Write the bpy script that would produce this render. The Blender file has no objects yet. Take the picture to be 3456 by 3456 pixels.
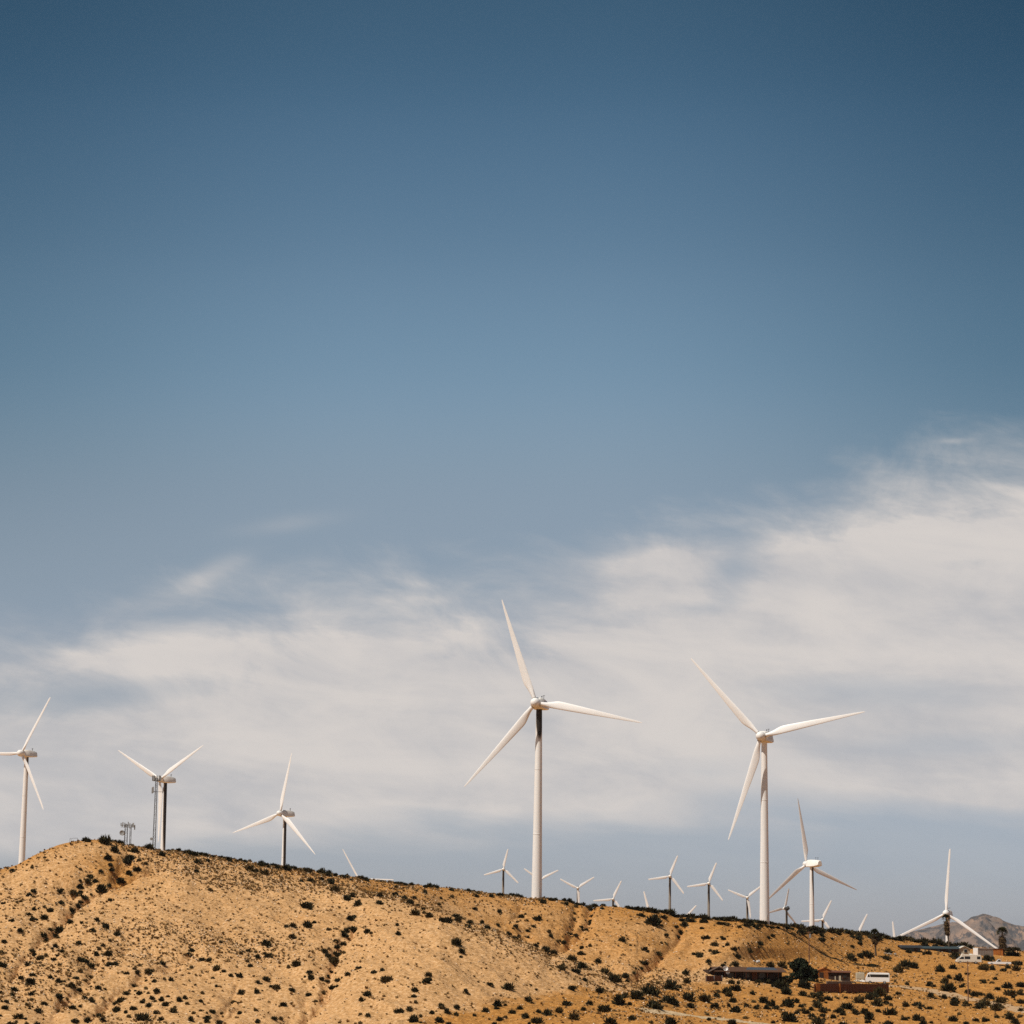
import bpy, math, random
import numpy as np
from mathutils import Vector, Matrix

random.seed(7)
rng = np.random.default_rng(7)
R_ = math.radians
scene = bpy.context.scene
COL = scene.collection

# ------------------------------------------------------------------ camera
W = 3456.0
F = 8644.0                      # focal length in photo pixels (90 mm on a 36 mm square)
PITCH, ROLL = math.atan2(1472, F), 0.0152
R0 = Vector((1, 0, 0)); FWD = Vector((0, math.cos(PITCH), math.sin(PITCH)))
U0 = Vector((0, -math.sin(PITCH), math.cos(PITCH)))
RT = R0 * math.cos(ROLL) + U0 * math.sin(ROLL)
UP = U0 * math.cos(ROLL) - R0 * math.sin(ROLL)
cam_d = bpy.data.cameras.new("camera")
cam = bpy.data.objects.new("camera", cam_d); COL.objects.link(cam)
m = Matrix.Identity(4)
for i in range(3):
    m[i][0], m[i][1], m[i][2] = RT[i], UP[i], -FWD[i]
cam.matrix_world = m
cam_d.sensor_width = 36; cam_d.lens = F / W * 36
cam_d.clip_start = 0.5; cam_d.clip_end = 60000
scene.camera = cam

def ray(u, v):
    """horizontal azimuth (clockwise from +Y) and tangent of elevation of a sight line"""
    u = np.asarray(u, float); v = np.asarray(v, float)
    x = (u - W / 2) / F; y = (W / 2 - v) / F
    d = [FWD[i] + x * RT[i] + y * UP[i] for i in range(3)]
    h = np.hypot(d[0], d[1])
    return np.arctan2(d[0], d[1]), d[2] / h

def at(u, v, d):
    a, t = ray(u, v)
    return Vector((float(np.sin(a) * d), float(np.cos(a) * d), float(t * d)))

def proj(x, y, z):
    dz = x * FWD[0] + y * FWD[1] + z * FWD[2]
    px = (x * RT[0] + y * RT[1] + z * RT[2]) / dz * F + W / 2
    py = W / 2 - (x * UP[0] + y * UP[1] + z * UP[2]) / dz * F
    return px, py

# ------------------------------------------------------------------ numpy noise
def vnoise(x, y, seed):
    xi = np.floor(x).astype(np.int64); yi = np.floor(y).astype(np.int64)
    fx = x - xi; fy = y - yi
    fx = fx * fx * (3 - 2 * fx); fy = fy * fy * (3 - 2 * fy)
    def h(a, b):
        n = (a * 374761393 + b * 668265263 + seed * 1442695041) & 0xffffffff
        n = ((n ^ (n >> 13)) * 1274126177) & 0xffffffff
        return ((n ^ (n >> 16)) & 0xffff) / 65535.0
    a = h(xi, yi); b = h(xi + 1, yi); c = h(xi, yi + 1); d = h(xi + 1, yi + 1)
    return (a + (b - a) * fx) * (1 - fy) + (c + (d - c) * fx) * fy

def fbm(x, y, seed, oct=4):
    s = 0; amp = 1; tot = 0
    for o in range(oct):
        s = s + amp * (vnoise(x * 2 ** o, y * 2 ** o, seed + o) - .5); tot += amp; amp *= .5
    return s / tot

def sstep(a, b, x):
    t = np.clip((x - a) / (b - a), 0, 1); return t * t * (3 - 2 * t)

# ------------------------------------------------------------------ mesh helpers
class MB:
    def __init__(s): s.v = []; s.f = []
    def add(s, vs, fs):
        o = len(s.v); s.v += [tuple(p) for p in vs]; s.f += [tuple(i + o for i in f) for f in fs]; return s
    def box(s, c, sz, rz=0, taper=1.0):
        x, y, z = [k / 2 for k in sz]; ca, sa = math.cos(rz), math.sin(rz); vs = []
        for k, (i, j) in ((-1, (-1, -1)), (-1, (1, -1)), (-1, (1, 1)), (-1, (-1, 1)), (1, (-1, -1)), (1, (1, -1)), (1, (1, 1)), (1, (-1, 1))):
            t = taper if k > 0 else 1
            px, py = i * x * t, j * y * t
            vs.append((c[0] + px * ca - py * sa, c[1] + px * sa + py * ca, c[2] + k * z))
        return s.add(vs, [(3, 2, 1, 0), (4, 5, 6, 7), (0, 1, 5, 4), (1, 2, 6, 5), (2, 3, 7, 6), (3, 0, 4, 7)])
    def rings(s, rings, cap=True):
        n = len(rings[0]); vs = [p for r in rings for p in r]; fs = []
        for k in range(len(rings) - 1):
            for i in range(n):
                j = (i + 1) % n
                fs.append((k * n + i, k * n + j, (k + 1) * n + j, (k + 1) * n + i))
        if cap:
            fs.append(tuple(range(n - 1, -1, -1))); fs.append(tuple((len(rings) - 1) * n + i for i in range(n)))
        return s.add(vs, fs)
    def tube(s, pts, rad, n=8):
        pts = [Vector(p) for p in pts]
        if not hasattr(rad, '__len__'): rad = [rad] * len(pts)
        rs = []; ref = None
        for i, p in enumerate(pts):
            t = (pts[min(i + 1, len(pts) - 1)] - pts[max(i - 1, 0)]).normalized()
            if ref is None: ref = Vector((0, 1, 0)) if abs(t.y) < .8 else Vector((1, 0, 0))
            a = (ref - t * ref.dot(t)).normalized(); b = t.cross(a); ref = a
            rs.append([p + (a * math.cos(2 * math.pi * k / n) + b * math.sin(2 * math.pi * k / n)) * rad[i] for k in range(n)])
        return s.rings(rs)
    def prism(s, prof, y0, y1, plane='xz'):
        """profile in x,z swept along y"""
        n = len(prof)
        vs = [(x, y0, z) for x, z in prof] + [(x, y1, z) for x, z in prof]
        fs = [tuple(range(n)), tuple(range(2 * n - 1, n - 1, -1))] + [(i, n + i, n + (i + 1) % n, (i + 1) % n) for i in range(n)]
        return s.add(vs, fs)
    def mesh(s, name, mat, smooth=False, bevel=0):
        me = bpy.data.meshes.new(name); me.from_pydata(s.v, [], s.f); me.validate(); me.update()
        if mat: me.materials.append(mat)
        if smooth:
            for p in me.polygons: p.use_smooth = True
            try: me.set_sharp_from_angle(angle=R_(40))
            except Exception: pass
        return me
    def build(s, name, mat, parent=None, smooth=False, bevel=0):
        o = bpy.data.objects.new(name, s.mesh(name, mat, smooth)); COL.objects.link(o)
        if parent: o.parent = parent
        if bevel:
            md = o.modifiers.new('bevel', 'BEVEL'); md.width = bevel; md.segments = 2; md.limit_method = 'ANGLE'
        return o

def np_mesh(name, verts, faces, mat, n_per):
    me = bpy.data.meshes.new(name)
    me.vertices.add(len(verts)); me.vertices.foreach_set('co', np.ascontiguousarray(verts, dtype=np.float32).ravel())
    nf = len(faces)
    me.loops.add(nf * n_per); me.loops.foreach_set('vertex_index', np.ascontiguousarray(faces, dtype=np.int32).ravel())
    me.polygons.add(nf); me.polygons.foreach_set('loop_start', np.arange(0, nf * n_per, n_per, dtype=np.int32))
    try: me.polygons.foreach_set('loop_total', np.full(nf, n_per, dtype=np.int32))
    except Exception: pass
    me.update(calc_edges=True)
    me.materials.append(mat)
    return me

def tag(o, label=None, cat=None, group=None, kind=None):
    if label: o['label'] = label
    if cat: o['category'] = cat
    if group: o['group'] = group
    if kind: o['kind'] = kind
    return o

def thing(name, label, cat, loc=(0, 0, 0), rz=0.0, group=None):
    o = bpy.data.objects.new(name, None); COL.objects.link(o); o.empty_display_size = .3
    o.location = loc; o.rotation_euler = (0, 0, rz)
    return tag(o, label, cat, group)

# ------------------------------------------------------------------ shader expressions
class X:
    """a socket (or number) with arithmetic that builds Math nodes"""
    nt = None
    def __init__(s, v): s.v = v
    @staticmethod
    def op(o, *a, clamp=False):
        n = X.nt.nodes.new('ShaderNodeMath'); n.operation = o; n.use_clamp = clamp
        for i, q in enumerate(a):
            q = q.v if isinstance(q, X) else q
            if isinstance(q, (int, float)): n.inputs[i].default_value = q
            else: X.nt.links.new(q, n.inputs[i])
        return X(n.outputs[0])
    def __add__(s, o): return X.op('ADD', s, o)
    __radd__ = __add__
    def __sub__(s, o): return X.op('SUBTRACT', s, o)
    def __rsub__(s, o): return X.op('SUBTRACT', o, s)
    def __mul__(s, o): return X.op('MULTIPLY', s, o)
    __rmul__ = __mul__
    def __truediv__(s, o): return X.op('DIVIDE', s, o)

def xs(a, b, x):                                     # smoothstep
    n = X.nt.nodes.new('ShaderNodeMapRange'); n.interpolation_type = 'SMOOTHSTEP'
    X.nt.links.new(x.v, n.inputs['Value']); n.inputs['From Min'].default_value = a; n.inputs['From Max'].default_value = b
    return X(n.outputs[0])

def xmin(a, b): return X.op('MINIMUM', a, b)
def xmax(a, b): return X.op('MAXIMUM', a, b)

def noise(vec, scale, detail=4, rough=.55, dist=0.0):
    n = X.nt.nodes.new('ShaderNodeTexNoise'); n.inputs['Scale'].default_value = scale
    n.inputs['Detail'].default_value = detail; n.inputs['Roughness'].default_value = rough; n.inputs['Distortion'].default_value = dist
    if vec is not None: X.nt.links.new(vec, n.inputs['Vector'])
    return X(n.outputs[0])

def comb(x, y, z=0.0):
    n = X.nt.nodes.new('ShaderNodeCombineXYZ')
    for i, q in enumerate((x, y, z)):
        q = q.v if isinstance(q, X) else q
        if isinstance(q, (int, float)): n.inputs[i].default_value = q
        else: X.nt.links.new(q, n.inputs[i])
    return n.outputs[0]

def ramp(x, stops, mode='LINEAR'):
    n = X.nt.nodes.new('ShaderNodeValToRGB'); n.color_ramp.interpolation = mode
    el = n.color_ramp.elements
    while len(el) < len(stops): el.new(.5)
    for e, (p, c) in zip(el, stops):
        e.position = p; e.color = (c, c, c, 1) if isinstance(c, (int, float)) else (*c, 1)
    X.nt.links.new(x.v, n.inputs[0])
    return n.outputs[0]

def mixc(f, a, b, mode='MIX'):
    n = X.nt.nodes.new('ShaderNodeMix'); n.data_type = 'RGBA'; n.blend_type = mode
    for i, q in ((0, f), (6, a), (7, b)):
        q = q.v if isinstance(q, X) else q
        if isinstance(q, (int, float)): n.inputs[i].default_value = q if i == 0 else (q, q, q, 1)
        elif isinstance(q, tuple): n.inputs[i].default_value = (*q[:3], 1)
        else: X.nt.links.new(q, n.inputs[i])
    return n.outputs[2]

def material(name, color, rough=.6, var=.12, nscale=2.0, metal=0.0, bump=0.0, spec=.3, streak=False, island=0.0):
    """plain surface with a mottled procedural colour"""
    mt = bpy.data.materials.new(name); mt.use_nodes = True; X.nt = mt.node_tree
    b = mt.node_tree.nodes['Principled BSDF']
    tc = X.nt.nodes.new('ShaderNodeTexCoord')
    vec = tc.outputs['Object']
    if streak:
        mp = X.nt.nodes.new('ShaderNodeMapping'); mp.inputs['Scale'].default_value = (3, 3, .12); X.nt.links.new(vec, mp.inputs[0]); vec = mp.outputs[0]
    n = noise(vec, nscale, 5, .6)
    dark = tuple(c * (1 - var) for c in color); lite = tuple(min(.9, c * (1 + var * .6)) for c in color)
    c = ramp(n, [(.3, dark), (.7, lite)])
    if island:
        g = X.nt.nodes.new('ShaderNodeNewGeometry')
        k = X(g.outputs['Random Per Island'])
        c = mixc(1.0, c, ramp(k, [(0, (1 - island,) * 3), (1, (1 + island,) * 3)]), 'MULTIPLY')
    X.nt.links.new(c, b.inputs['Base Color'])
    b.inputs['Roughness'].default_value = rough; b.inputs['Metallic'].default_value = metal
    b.inputs['Specular IOR Level'].default_value = spec
    if bump:
        bp = X.nt.nodes.new('ShaderNodeBump'); bp.inputs['Strength'].default_value = bump; bp.inputs['Distance'].default_value = .1
        X.nt.links.new(n.v, bp.inputs['Height']); X.nt.links.new(bp.outputs[0], b.inputs['Normal'])
    return mt

M = {
    'white': material('white_paint', (.80, .78, .755), .45, .10, .7, streak=True),
    'blade': material('blade_gelcoat', (.82, .80, .78), .4, .04, .3),
    'cream': material('cream_fibreglass', (.80, .77, .72), .5, .08, .4),
    'steel': material('weathered_steel', (.26, .235, .20), .6, .25, .8, streak=True),
    'darkm': material('dark_machinery', (.045, .04, .035), .6, .3, 2),
    'galv': material('galvanised_lattice', (.13, .135, .14), .5, .2, 2),
    'antenna': material('antenna_plastic', (.27, .27, .265), .5, .15, 2),
    'shrub': material('shrub_leaf', (.042, .036, .017), .8, .25, 3, island=.7, spec=.1),
    'straw': material('straw_scrub', (.15, .105, .045), .9, .3, 3, island=.6, spec=.1),
    'tuft': material('dry_tuft', (.27, .165, .066), .9, .3, .5, island=.6, spec=.1),
    'stone': material('pale_stone', (.66, .485, .32), .9, .2, 1, island=.3, spec=.1),
    'palm_leaf': material('palm_frond', (.050, .052, .018), .7, .3, 3, island=.5, spec=.2),
    'palm_dead': material('dead_frond', (.085, .052, .024), .9, .3, 3, island=.5, spec=.1),
    'bark': material('palm_bark', (.10, .07, .045), .9, .3, 4),
    'tree_leaf': material('tree_leaf', (.028, .034, .017), .8, .3, 2, island=.7, spec=.1),
    'wood_dark': material('dark_timber', (.040, .022, .015), .8, .3, 3, streak=True),  # dark brown timber, darkened further to put porch shade in the colour
    'wood_red': material('red_brown_boards', (.15, .055, .026), .8, .35, 2, streak=True),
    'rust': material('rusty_sheet', (.36, .12, .022), .8, .35, 2, streak=True),
    'roof_brown': material('brown_shingle', (.085, .040, .020), .85, .25, 4),
    'roof_blue': material('slate_blue_sheet', (.05, .062, .08), .5, .15, 2),
    'teal': material('teal_painted_metal', (.042, .056, .056), .5, .15, 2),
    'charcoal': material('charcoal_roof', (.035, .035, .04), .7, .2, 2),
    'beige': material('beige_stucco', (.46, .40, .29), .85, .12, 3),
    'grey': material('grey_siding', (.34, .31, .28), .8, .12, 2),
    'wbright': material('bright_white_panel', (.80, .78, .75), .4, .05, 2),
    'wcream': material('cream_coach_paint', (.66, .60, .50), .4, .08, 2),
    'glass': material('dark_glass', (.012, .014, .016), .08, .1, 2, spec=.5),
    'tyre': material('tyre_rubber', (.02, .02, .02), .85, .2, 3),
    'chrome': material('dull_chrome', (.5, .5, .5), .25, .1, 2, metal=.8),
    'pole': material('pole_timber', (.20, .105, .06), .85, .25, 2, streak=True),
    'orange': material('orange_boards', (.46, .17, .035), .8, .2, 2, streak=True),
    'picket': material('grey_picket', (.20, .15, .12), .85, .2, 2),
}

X.nt = M['shrub'].node_tree
oi_ = X.nt.nodes.new('ShaderNodeObjectInfo'); pb_ = X.nt.nodes['Principled BSDF']; src_ = pb_.inputs['Base Color'].links[0].from_socket
X.nt.links.new(mixc(1.0, src_, ramp(X(oi_.outputs['Random']), [(0, (.75, .8, .8)), (.6, (1.15, 1.1, 1.0)), (1, (2.1, 1.7, 1.35))]), 'MULTIPLY'), pb_.inputs['Base Color'])

# ------------------------------------------------------------------ terrain
def tab(*pairs):
    a = np.array(pairs, float); return a[:, 0], a[:, 1]

V_R = tab((-1500, 3260), (-700, 3100), (-300, 2990), (0, 2934), (25, 2928), (54, 2920), (83, 2905), (124, 2882), (166, 2864), (207, 2848), (248, 2840),
          (290, 2835), (331, 2833), (373, 2837), (414, 2844), (455, 2851), (497, 2858), (538, 2864), (580, 2869), (662, 2881), (745, 2894), (800, 2901),
          (866, 2916), (948, 2924), (1031, 2936), (1114, 2952), (1197, 2962), (1280, 2972), (1362, 2984), (1503, 2997), (1607, 3010), (1711, 3021), (1814, 3028),
          (1918, 3040), (2021, 3053), (2125, 3065), (2228, 3076), (2332, 3089), (2400, 3099), (2550, 3111), (2602, 3118), (2705, 3131), (2809, 3142), (2912, 3154),
          (3000, 3164), (3111, 3177), (3189, 3185), (3292, 3196), (3370, 3204), (3456, 3210), (4200, 3225), (6000, 3225))
D_R = tab((-1500, 520), (0, 545), (330, 555), (600, 560), (1000, 570), (1500, 590), (1808, 600), (2573, 625), (3000, 780), (3456, 860), (5000, 900))
V_A = tab((-1500, 3500), (6000, 3485))
D_A = tab((-1500, 400), (1400, 410), (2000, 400), (2600, 430), (3000, 450), (3456, 460), (6000, 470))
V_B = tab((-1500, 3480), (0, 3470), (1000, 3470), (1400, 3431), (1659, 3385), (1814, 3364), (2021, 3343), (2176, 3333), (2332, 3314), (2500, 3312), (2700, 3345), (3000, 3345), (3456, 3380), (6000, 3390))
D_B = tab((-1500, 415), (0, 418), (1400, 425), (1659, 450), (1814, 465), (2021, 488), (2176, 503), (2332, 530), (2500, 545), (2700, 545), (3000, 580), (3456, 590), (6000, 600))
V_S = tab((-1500, 3330), (0, 3150), (600, 3120), (1000, 3110), (1300, 3060), (1452, 3069), (1545, 3105), (1581, 3123), (1648, 3139), (1711, 3162), (1804, 3193), (1876, 3219), (1959, 3255), (2021, 3281), (2073, 3307), (2145, 3331), (2300, 3290), (2500, 3235), (3000, 3250), (3456, 3260), (6000, 3260))
D_S = tab((-1500, 480), (0, 490), (600, 495), (1000, 505), (1300, 520), (1452, 525), (1545, 522), (1648, 520), (1711, 518), (1804, 515), (1876, 512), (1959, 510), (2021, 508), (2073, 507), (2145, 512), (2300, 545), (2500, 575), (3000, 680), (3456, 730), (6000, 740))
V_G = tab((-1500, 3290), (0, 3040), (600, 2990), (1000, 3030), (1300, 3030), (1452, 3062), (1545, 3111), (1648, 3149), (1711, 3173), (1804, 3205), (1876, 3231), (1959, 3267), (2021, 3292), (2073, 3316), (2145, 3334), (2300, 3270), (2500, 3183), (2700, 3200), (3000, 3210), (3456, 3232), (6000, 3235))
D_G = tab((-1500, 505), (0, 525), (600, 525), (1000, 530), (1300, 535), (1452, 535), (1545, 545), (1711, 545), (1804, 545), (1876, 543), (1959, 540), (2021, 537), (2073, 533), (2145, 523), (2300, 560), (2500, 580), (2700, 625), (3000, 725), (3456, 785), (6000, 800))
V_K = tab((-1500, 3100), (0, 2950), (66, 2955), (550, 3040), (950, 3160), (1250, 3170), (1700, 3150), (2300, 3190), (2735, 3330), (3193, 3480), (3456, 3510), (6000, 3510))

V_Gd = (V_G[0], V_G[1] + np.where((V_G[0] > 1500) & (V_G[0] < 2140), 16, 0))
AZ = np.concatenate([np.linspace(-60, -16, 120, endpoint=False), np.linspace(-16, -12.2, 60, endpoint=False),
                     np.linspace(-12.2, 12.2, 930, endpoint=False), np.linspace(12.2, 16, 60, endpoint=False), np.linspace(16, 60, 121)])
AZ = np.radians(AZ)
US = np.linspace(-1500, 6000, 3000)

def smooth(q, n):
    for _ in range(2): q = np.convolve(np.pad(q, n, mode='edge'), np.ones(2 * n + 1) / (2 * n + 1), mode='valid')
    return q

def knot(vt, dt, n=16):
    v = smooth(np.interp(US, *vt), n); dd = smooth(np.interp(US, *dt), max(n, 20))
    a, t = ray(US, v)
    tt = np.interp(AZ, a, t); d = np.interp(AZ, a, dd)
    return d, tt * d

nc = len(AZ)
full = lambda d, z: (np.full(nc, float(d)), np.full(nc, float(z)))
KN = [full(2, -1.7), full(35, -1.9), full(220, -10.5), knot(V_A, D_A), knot(V_B, D_B, 30), knot(V_S, D_S, 8), knot(V_Gd, D_G, 8), knot(V_R, D_R, 4)]
dr, zr = KN[-1]
KN.append((dr + 28, zr - 1.6))
KN.append(knot(V_K, (np.array([-1500., 6000]), np.array([1000., 1000]))))
KN += [full(1500, -48), full(2600, -52), full(9000, -52)]
ROWS = [4, 10, 10, 110, 190, 80, 210, 24, 50, 20, 12, 12]
KD = np.array([k[0] for k in KN]); KZ = np.array([k[1] for k in KN])
h = np.diff(KD, axis=0); dl = np.diff(KZ, axis=0) / h
sl = np.zeros_like(KZ); sl[0] = dl[0]; sl[-1] = dl[-1]
for k in range(1, len(KN) - 1):
    same = dl[k - 1] * dl[k] > 0
    w1 = 2 * h[k] + h[k - 1]; w2 = h[k] + 2 * h[k - 1]
    with np.errstate(divide='ignore', invalid='ignore'):
        hm = (w1 + w2) / (w1 / dl[k - 1] + w2 / dl[k])
    sl[k] = np.where(same, hm, 0)
Dm, Zm = [], []
for k, n in enumerate(ROWS):
    for i in range(n):
        t = i / n
        Dm.append(KD[k] + t * h[k])
        Zm.append((2 * t ** 3 - 3 * t ** 2 + 1) * KZ[k] + (t ** 3 - 2 * t ** 2 + t) * h[k] * sl[k] + (-2 * t ** 3 + 3 * t ** 2) * KZ[k + 1] + (t ** 3 - t ** 2) * h[k] * sl[k + 1])
Dm.append(KD[-1]); Zm.append(KZ[-1])
D = np.array(Dm); Z = np.array(Zm)
Xg = np.sin(AZ)[None, :] * D; Yg = np.cos(AZ)[None, :] * D
PU, PV = proj(Xg, Yg, Z)
RIDGE_ROW = sum(ROWS[:7])
vis = (D > 380) & (D < KD[7][None, :] + 20)

def seg_dist(pu, pv, pl):
    best = np.full(pu.shape, 1e9)
    for (x0, y0), (x1, y1) in zip(pl[:-1], pl[1:]):
        dx, dy = x1 - x0, y1 - y0
        t = np.clip(((pu - x0) * dx + (pv - y0) * dy) / (dx * dx + dy * dy), 0, 1)
        best = np.minimum(best, np.hypot(pu - x0 - t * dx, pv - y0 - t * dy))
    return best

GULLIES = [([(545, 2915), (404, 2964), (284, 3026), (242, 3078), (199, 3132), (145, 3161), (108, 3207), (40, 3290)], 11, 0.81),
           ([(430, 2890), (370, 2960), (290, 2990), (200, 3010), (90, 3020), (-40, 3060)], 14, 0.68),
           ([(420, 3200), (340, 3230), (300, 3310), (240, 3350), (180, 3400)], 11, 0.56),
           ([(640, 3220), (510, 3270), (400, 3340), (300, 3420)], 10, 0.50),
           ([(1193, 3132), (1164, 3156), (1135, 3194), (1122, 3243), (1108, 3301), (1090, 3360), (1050, 3400), (1000, 3460)], 12, 1.05),
           ([(800, 3310), (770, 3390), (730, 3440)], 5, 0.31), ([(815, 3375), (780, 3420), (750, 3450)], 5, 0.31),
           ([(1990, 3062), (1985, 3115), (1930, 3160), (1900, 3180), (1860, 3210)], 12, 0.81),
           ([(1945, 3060), (1935, 3115), (1925, 3150), (1860, 3175)], 10, 0.50),
           ([(1760, 3060), (1735, 3110), (1780, 3160)], 11, 0.56),
           ([(2300, 3120), (2290, 3160), (2223, 3217), (2170, 3262), (2140, 3290)], 12, 0.93),
           ([(2470, 3120), (2440, 3170), (2360, 3240), (2330, 3280)], 11, 0.25),
           ([(2620, 3130), (2570, 3190), (2560, 3240)], 13, 0.2)]
dz = np.zeros_like(Z)
for pl, w, a in GULLIES:
    q = np.abs(seg_dist(PU, PV, pl) + 22 * fbm(PU / 34, PV / 34, int(w * 7) + int(pl[0][0]), 3))
    a = a * (.55 + 1.6 * np.clip(.5 + fbm(PU / 60, PV / 60, 17, 3), 0, 1) ** 2)
    dz -= 1.5 * a * np.exp(-(q / (4.2 * w)) ** 2)
    dz -= a * np.exp(-(q / w) ** 2) - .25 * a * np.exp(-((q - 2.2 * w) / (1.2 * w)) ** 2)
# slanting rills down the slope faces
slant = fbm((Xg + .55 * Yg) / 7, (Xg - Yg) / 34, 11, 3)
big = fbm(Xg / 45, Yg / 45, 3, 3)
mid = fbm(Xg / 9, Yg / 9, 21, 3)
fine = fbm(Xg / 1.6, Yg / 1.6, 31, 3)
below = np.clip((PV - np.interp(PU, *V_R)) / 110, 0, 1)          # calm near the skyline
hill = np.clip((KD[7][None, :] + 4 - D) / 6, 0, 1)
flat = np.where(PU > 2150, .35, 1) * np.where(D < KD[4][None, :], .35, 1)
amp = below * hill * vis
spur = np.exp(-(seg_dist(PU, PV, list(zip(V_S[0][4:16], V_S[1][4:16]))) / 40) ** 2)
dz += amp * (1 - .7 * spur) * flat * (2.0 * slant + 4.2 * big + 1.2 * mid)
dz += vis * (.14 + .42 * hill * amp) * fine * 1.25 + np.where(vis, 0, 1) * np.clip((D - 1200) / 2000, 0, 1) * 10 * big
# the eroded bank on the ridge
cut = np.exp(-(((PU - 1265) / 48) ** 2 + ((PV - 2992) / 14) ** 2))
dz -= vis * cut * 1.6
# level yards for the houses
for (u0, v0, su, sv) in ((2520, 3300, 150, 14), (2870, 3312, 130, 14)):
    dz *= 1 - .9 * np.exp(-((PU - u0) / su) ** 4 - ((PV - v0) / (sv * 2)) ** 4) * vis
Z = Z + dz
VERT = np.stack([Xg, Yg, Z], -1)
TAN = Z / D

def zat(x, y):
    a = math.atan2(x, y); d = math.hypot(x, y)
    j = int(np.clip(np.searchsorted(AZ, a) - 1, 0, nc - 2)); f = (a - AZ[j]) / (AZ[j + 1] - AZ[j])
    return float((1 - f) * np.interp(d, D[:, j], Z[:, j]) + f * np.interp(d, D[:, j + 1], Z[:, j + 1]))

def hit(u, v, crest=True):
    """first ground point on the sight line, else the skyline point of that direction"""
    a, t = ray(u, v); a = float(a); t = float(t)
    j = int(np.clip(np.searchsorted(AZ, a), 1, nc - 1))
    col = TAN[24:RIDGE_ROW + 4, j]; dd = D[24:RIDGE_ROW + 4, j]
    w = np.nonzero(col >= t)[0]
    if len(w) == 0:
        i = int(np.argmax(col)); d = dd[i]
    else:
        i = int(w[0])
        if i == 0: d = dd[0]
        else: d = dd[i - 1] + (dd[i] - dd[i - 1]) * (t - col[i - 1]) / max(1e-9, col[i] - col[i - 1])
    x, y = math.sin(a) * d, math.cos(a) * d
    return Vector((x, y, zat(x, y))), float(d)

# soil colour mask: 0 pale stony, 1 orange sand
top = np.exp(-np.clip(PV - np.interp(PU, *V_R), 0, None) / np.interp(PU, [0, 1200, 1500, 2600], [22, 24, 75, 120]))
soil = .8 * top
soil = np.maximum(soil, sstep(2350, 2700, PU))
soil = np.maximum(soil, .95 * sstep(-26, 30, PV - np.interp(PU, *V_B) + 60 * fbm(Xg / 9, Yg / 9, 77, 4)) * sstep(1150, 1700, PU))
soil = np.maximum(soil, .7 * np.exp(-((PU - 420) / 130) ** 2 - ((PV - 2930) / 70) ** 2))
soil = np.maximum(soil, 1.3 * cut)
soil = np.maximum(soil, (.42 * sstep(8, -20, PV - np.interp(PU, *V_S)) * sstep(1400, 1560, PU)))
soil = np.clip(soil + .5 * fbm(Xg / 22, Yg / 22, 55, 3) + .12, 0, 1.2)

mt = bpy.data.materials.new('desert_ground'); mt.use_nodes = True; X.nt = mt.node_tree
b = mt.node_tree.nodes['Principled BSDF']
ge = X.nt.nodes.new('ShaderNodeNewGeometry'); pos = ge.outputs['Position']
at_ = X.nt.nodes.new('ShaderNodeAttribute'); at_.attribute_name = 'soil'
n1 = noise(pos, .9, 6, .65); n2 = noise(pos, .12, 4, .6); n3 = noise(pos, 1.7, 6, .8); n4 = noise(pos, .45, 3, .6)
s = X(at_.outputs['Fac'])
sm = xs(.15, .95, s + (n2 - .5) * .7 + (n1 - .5) * .4)
c = mixc(sm, (.585, .325, .136), (.475, .21, .048))
c = mixc(xs(.52, .72, n1) * .55, c, mixc(sm, (.62, .365, .168), (.50, .235, .06)))
c = mixc(xs(.50, .30, n1) * .55, c, mixc(sm, (.31, .175, .075), (.25, .115, .03)))
c = mixc(xs(.52, .59, n3) * .75, c, mixc(sm, (.73, .485, .275), (.61, .335, .12)))
c = mixc(xs(.485, .41, n3) * .8, c, mixc(sm, (.30, .165, .065), (.22, .10, .028)))
c = mixc(xs(.50, .66, n4) * sm * .5, c, (.20, .105, .035))
X.nt.links.new(c, b.inputs['Base Color'])
b.inputs['Roughness'].default_value = .95; b.inputs['Specular IOR Level'].default_value = .1
bp = X.nt.nodes.new('ShaderNodeBump'); bp.inputs['Strength'].default_value = 1.0; bp.inputs['Distance'].default_value = .5
X.nt.links.new((n1 * .5 + n3 * .5).v, bp.inputs['Height']); X.nt.links.new(bp.outputs[0], b.inputs['Normal'])
GROUND = mt

nr = len(D)
idx = np.arange(nr * nc).reshape(nr, nc)
quads = np.stack([idx[:-1, :-1], idx[:-1, 1:], idx[1:, 1:], idx[1:, :-1]], -1).reshape(-1, 4)
me = np_mesh('ground', VERT.reshape(-1, 3), quads, GROUND, 4)
me.polygons.foreach_set('use_smooth', np.ones(len(quads), dtype=bool))
att = me.attributes.new('soil', 'FLOAT', 'POINT'); att.data.foreach_set('value', soil.astype(np.float32).ravel())
g = bpy.data.objects.new('ground', me); COL.objects.link(g); tag(g, kind='structure')

# the plain all round, under everything
pm = MB(); pm.add([(9700 * math.cos(2 * math.pi * k / 48), 9700 * math.sin(2 * math.pi * k / 48), -58) for k in range(48)], [tuple(range(48))])
tag(pm.build('desert_plain', material('plain_soil', (.34, .22, .12), .95, .25, .004)), kind='structure')

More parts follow.
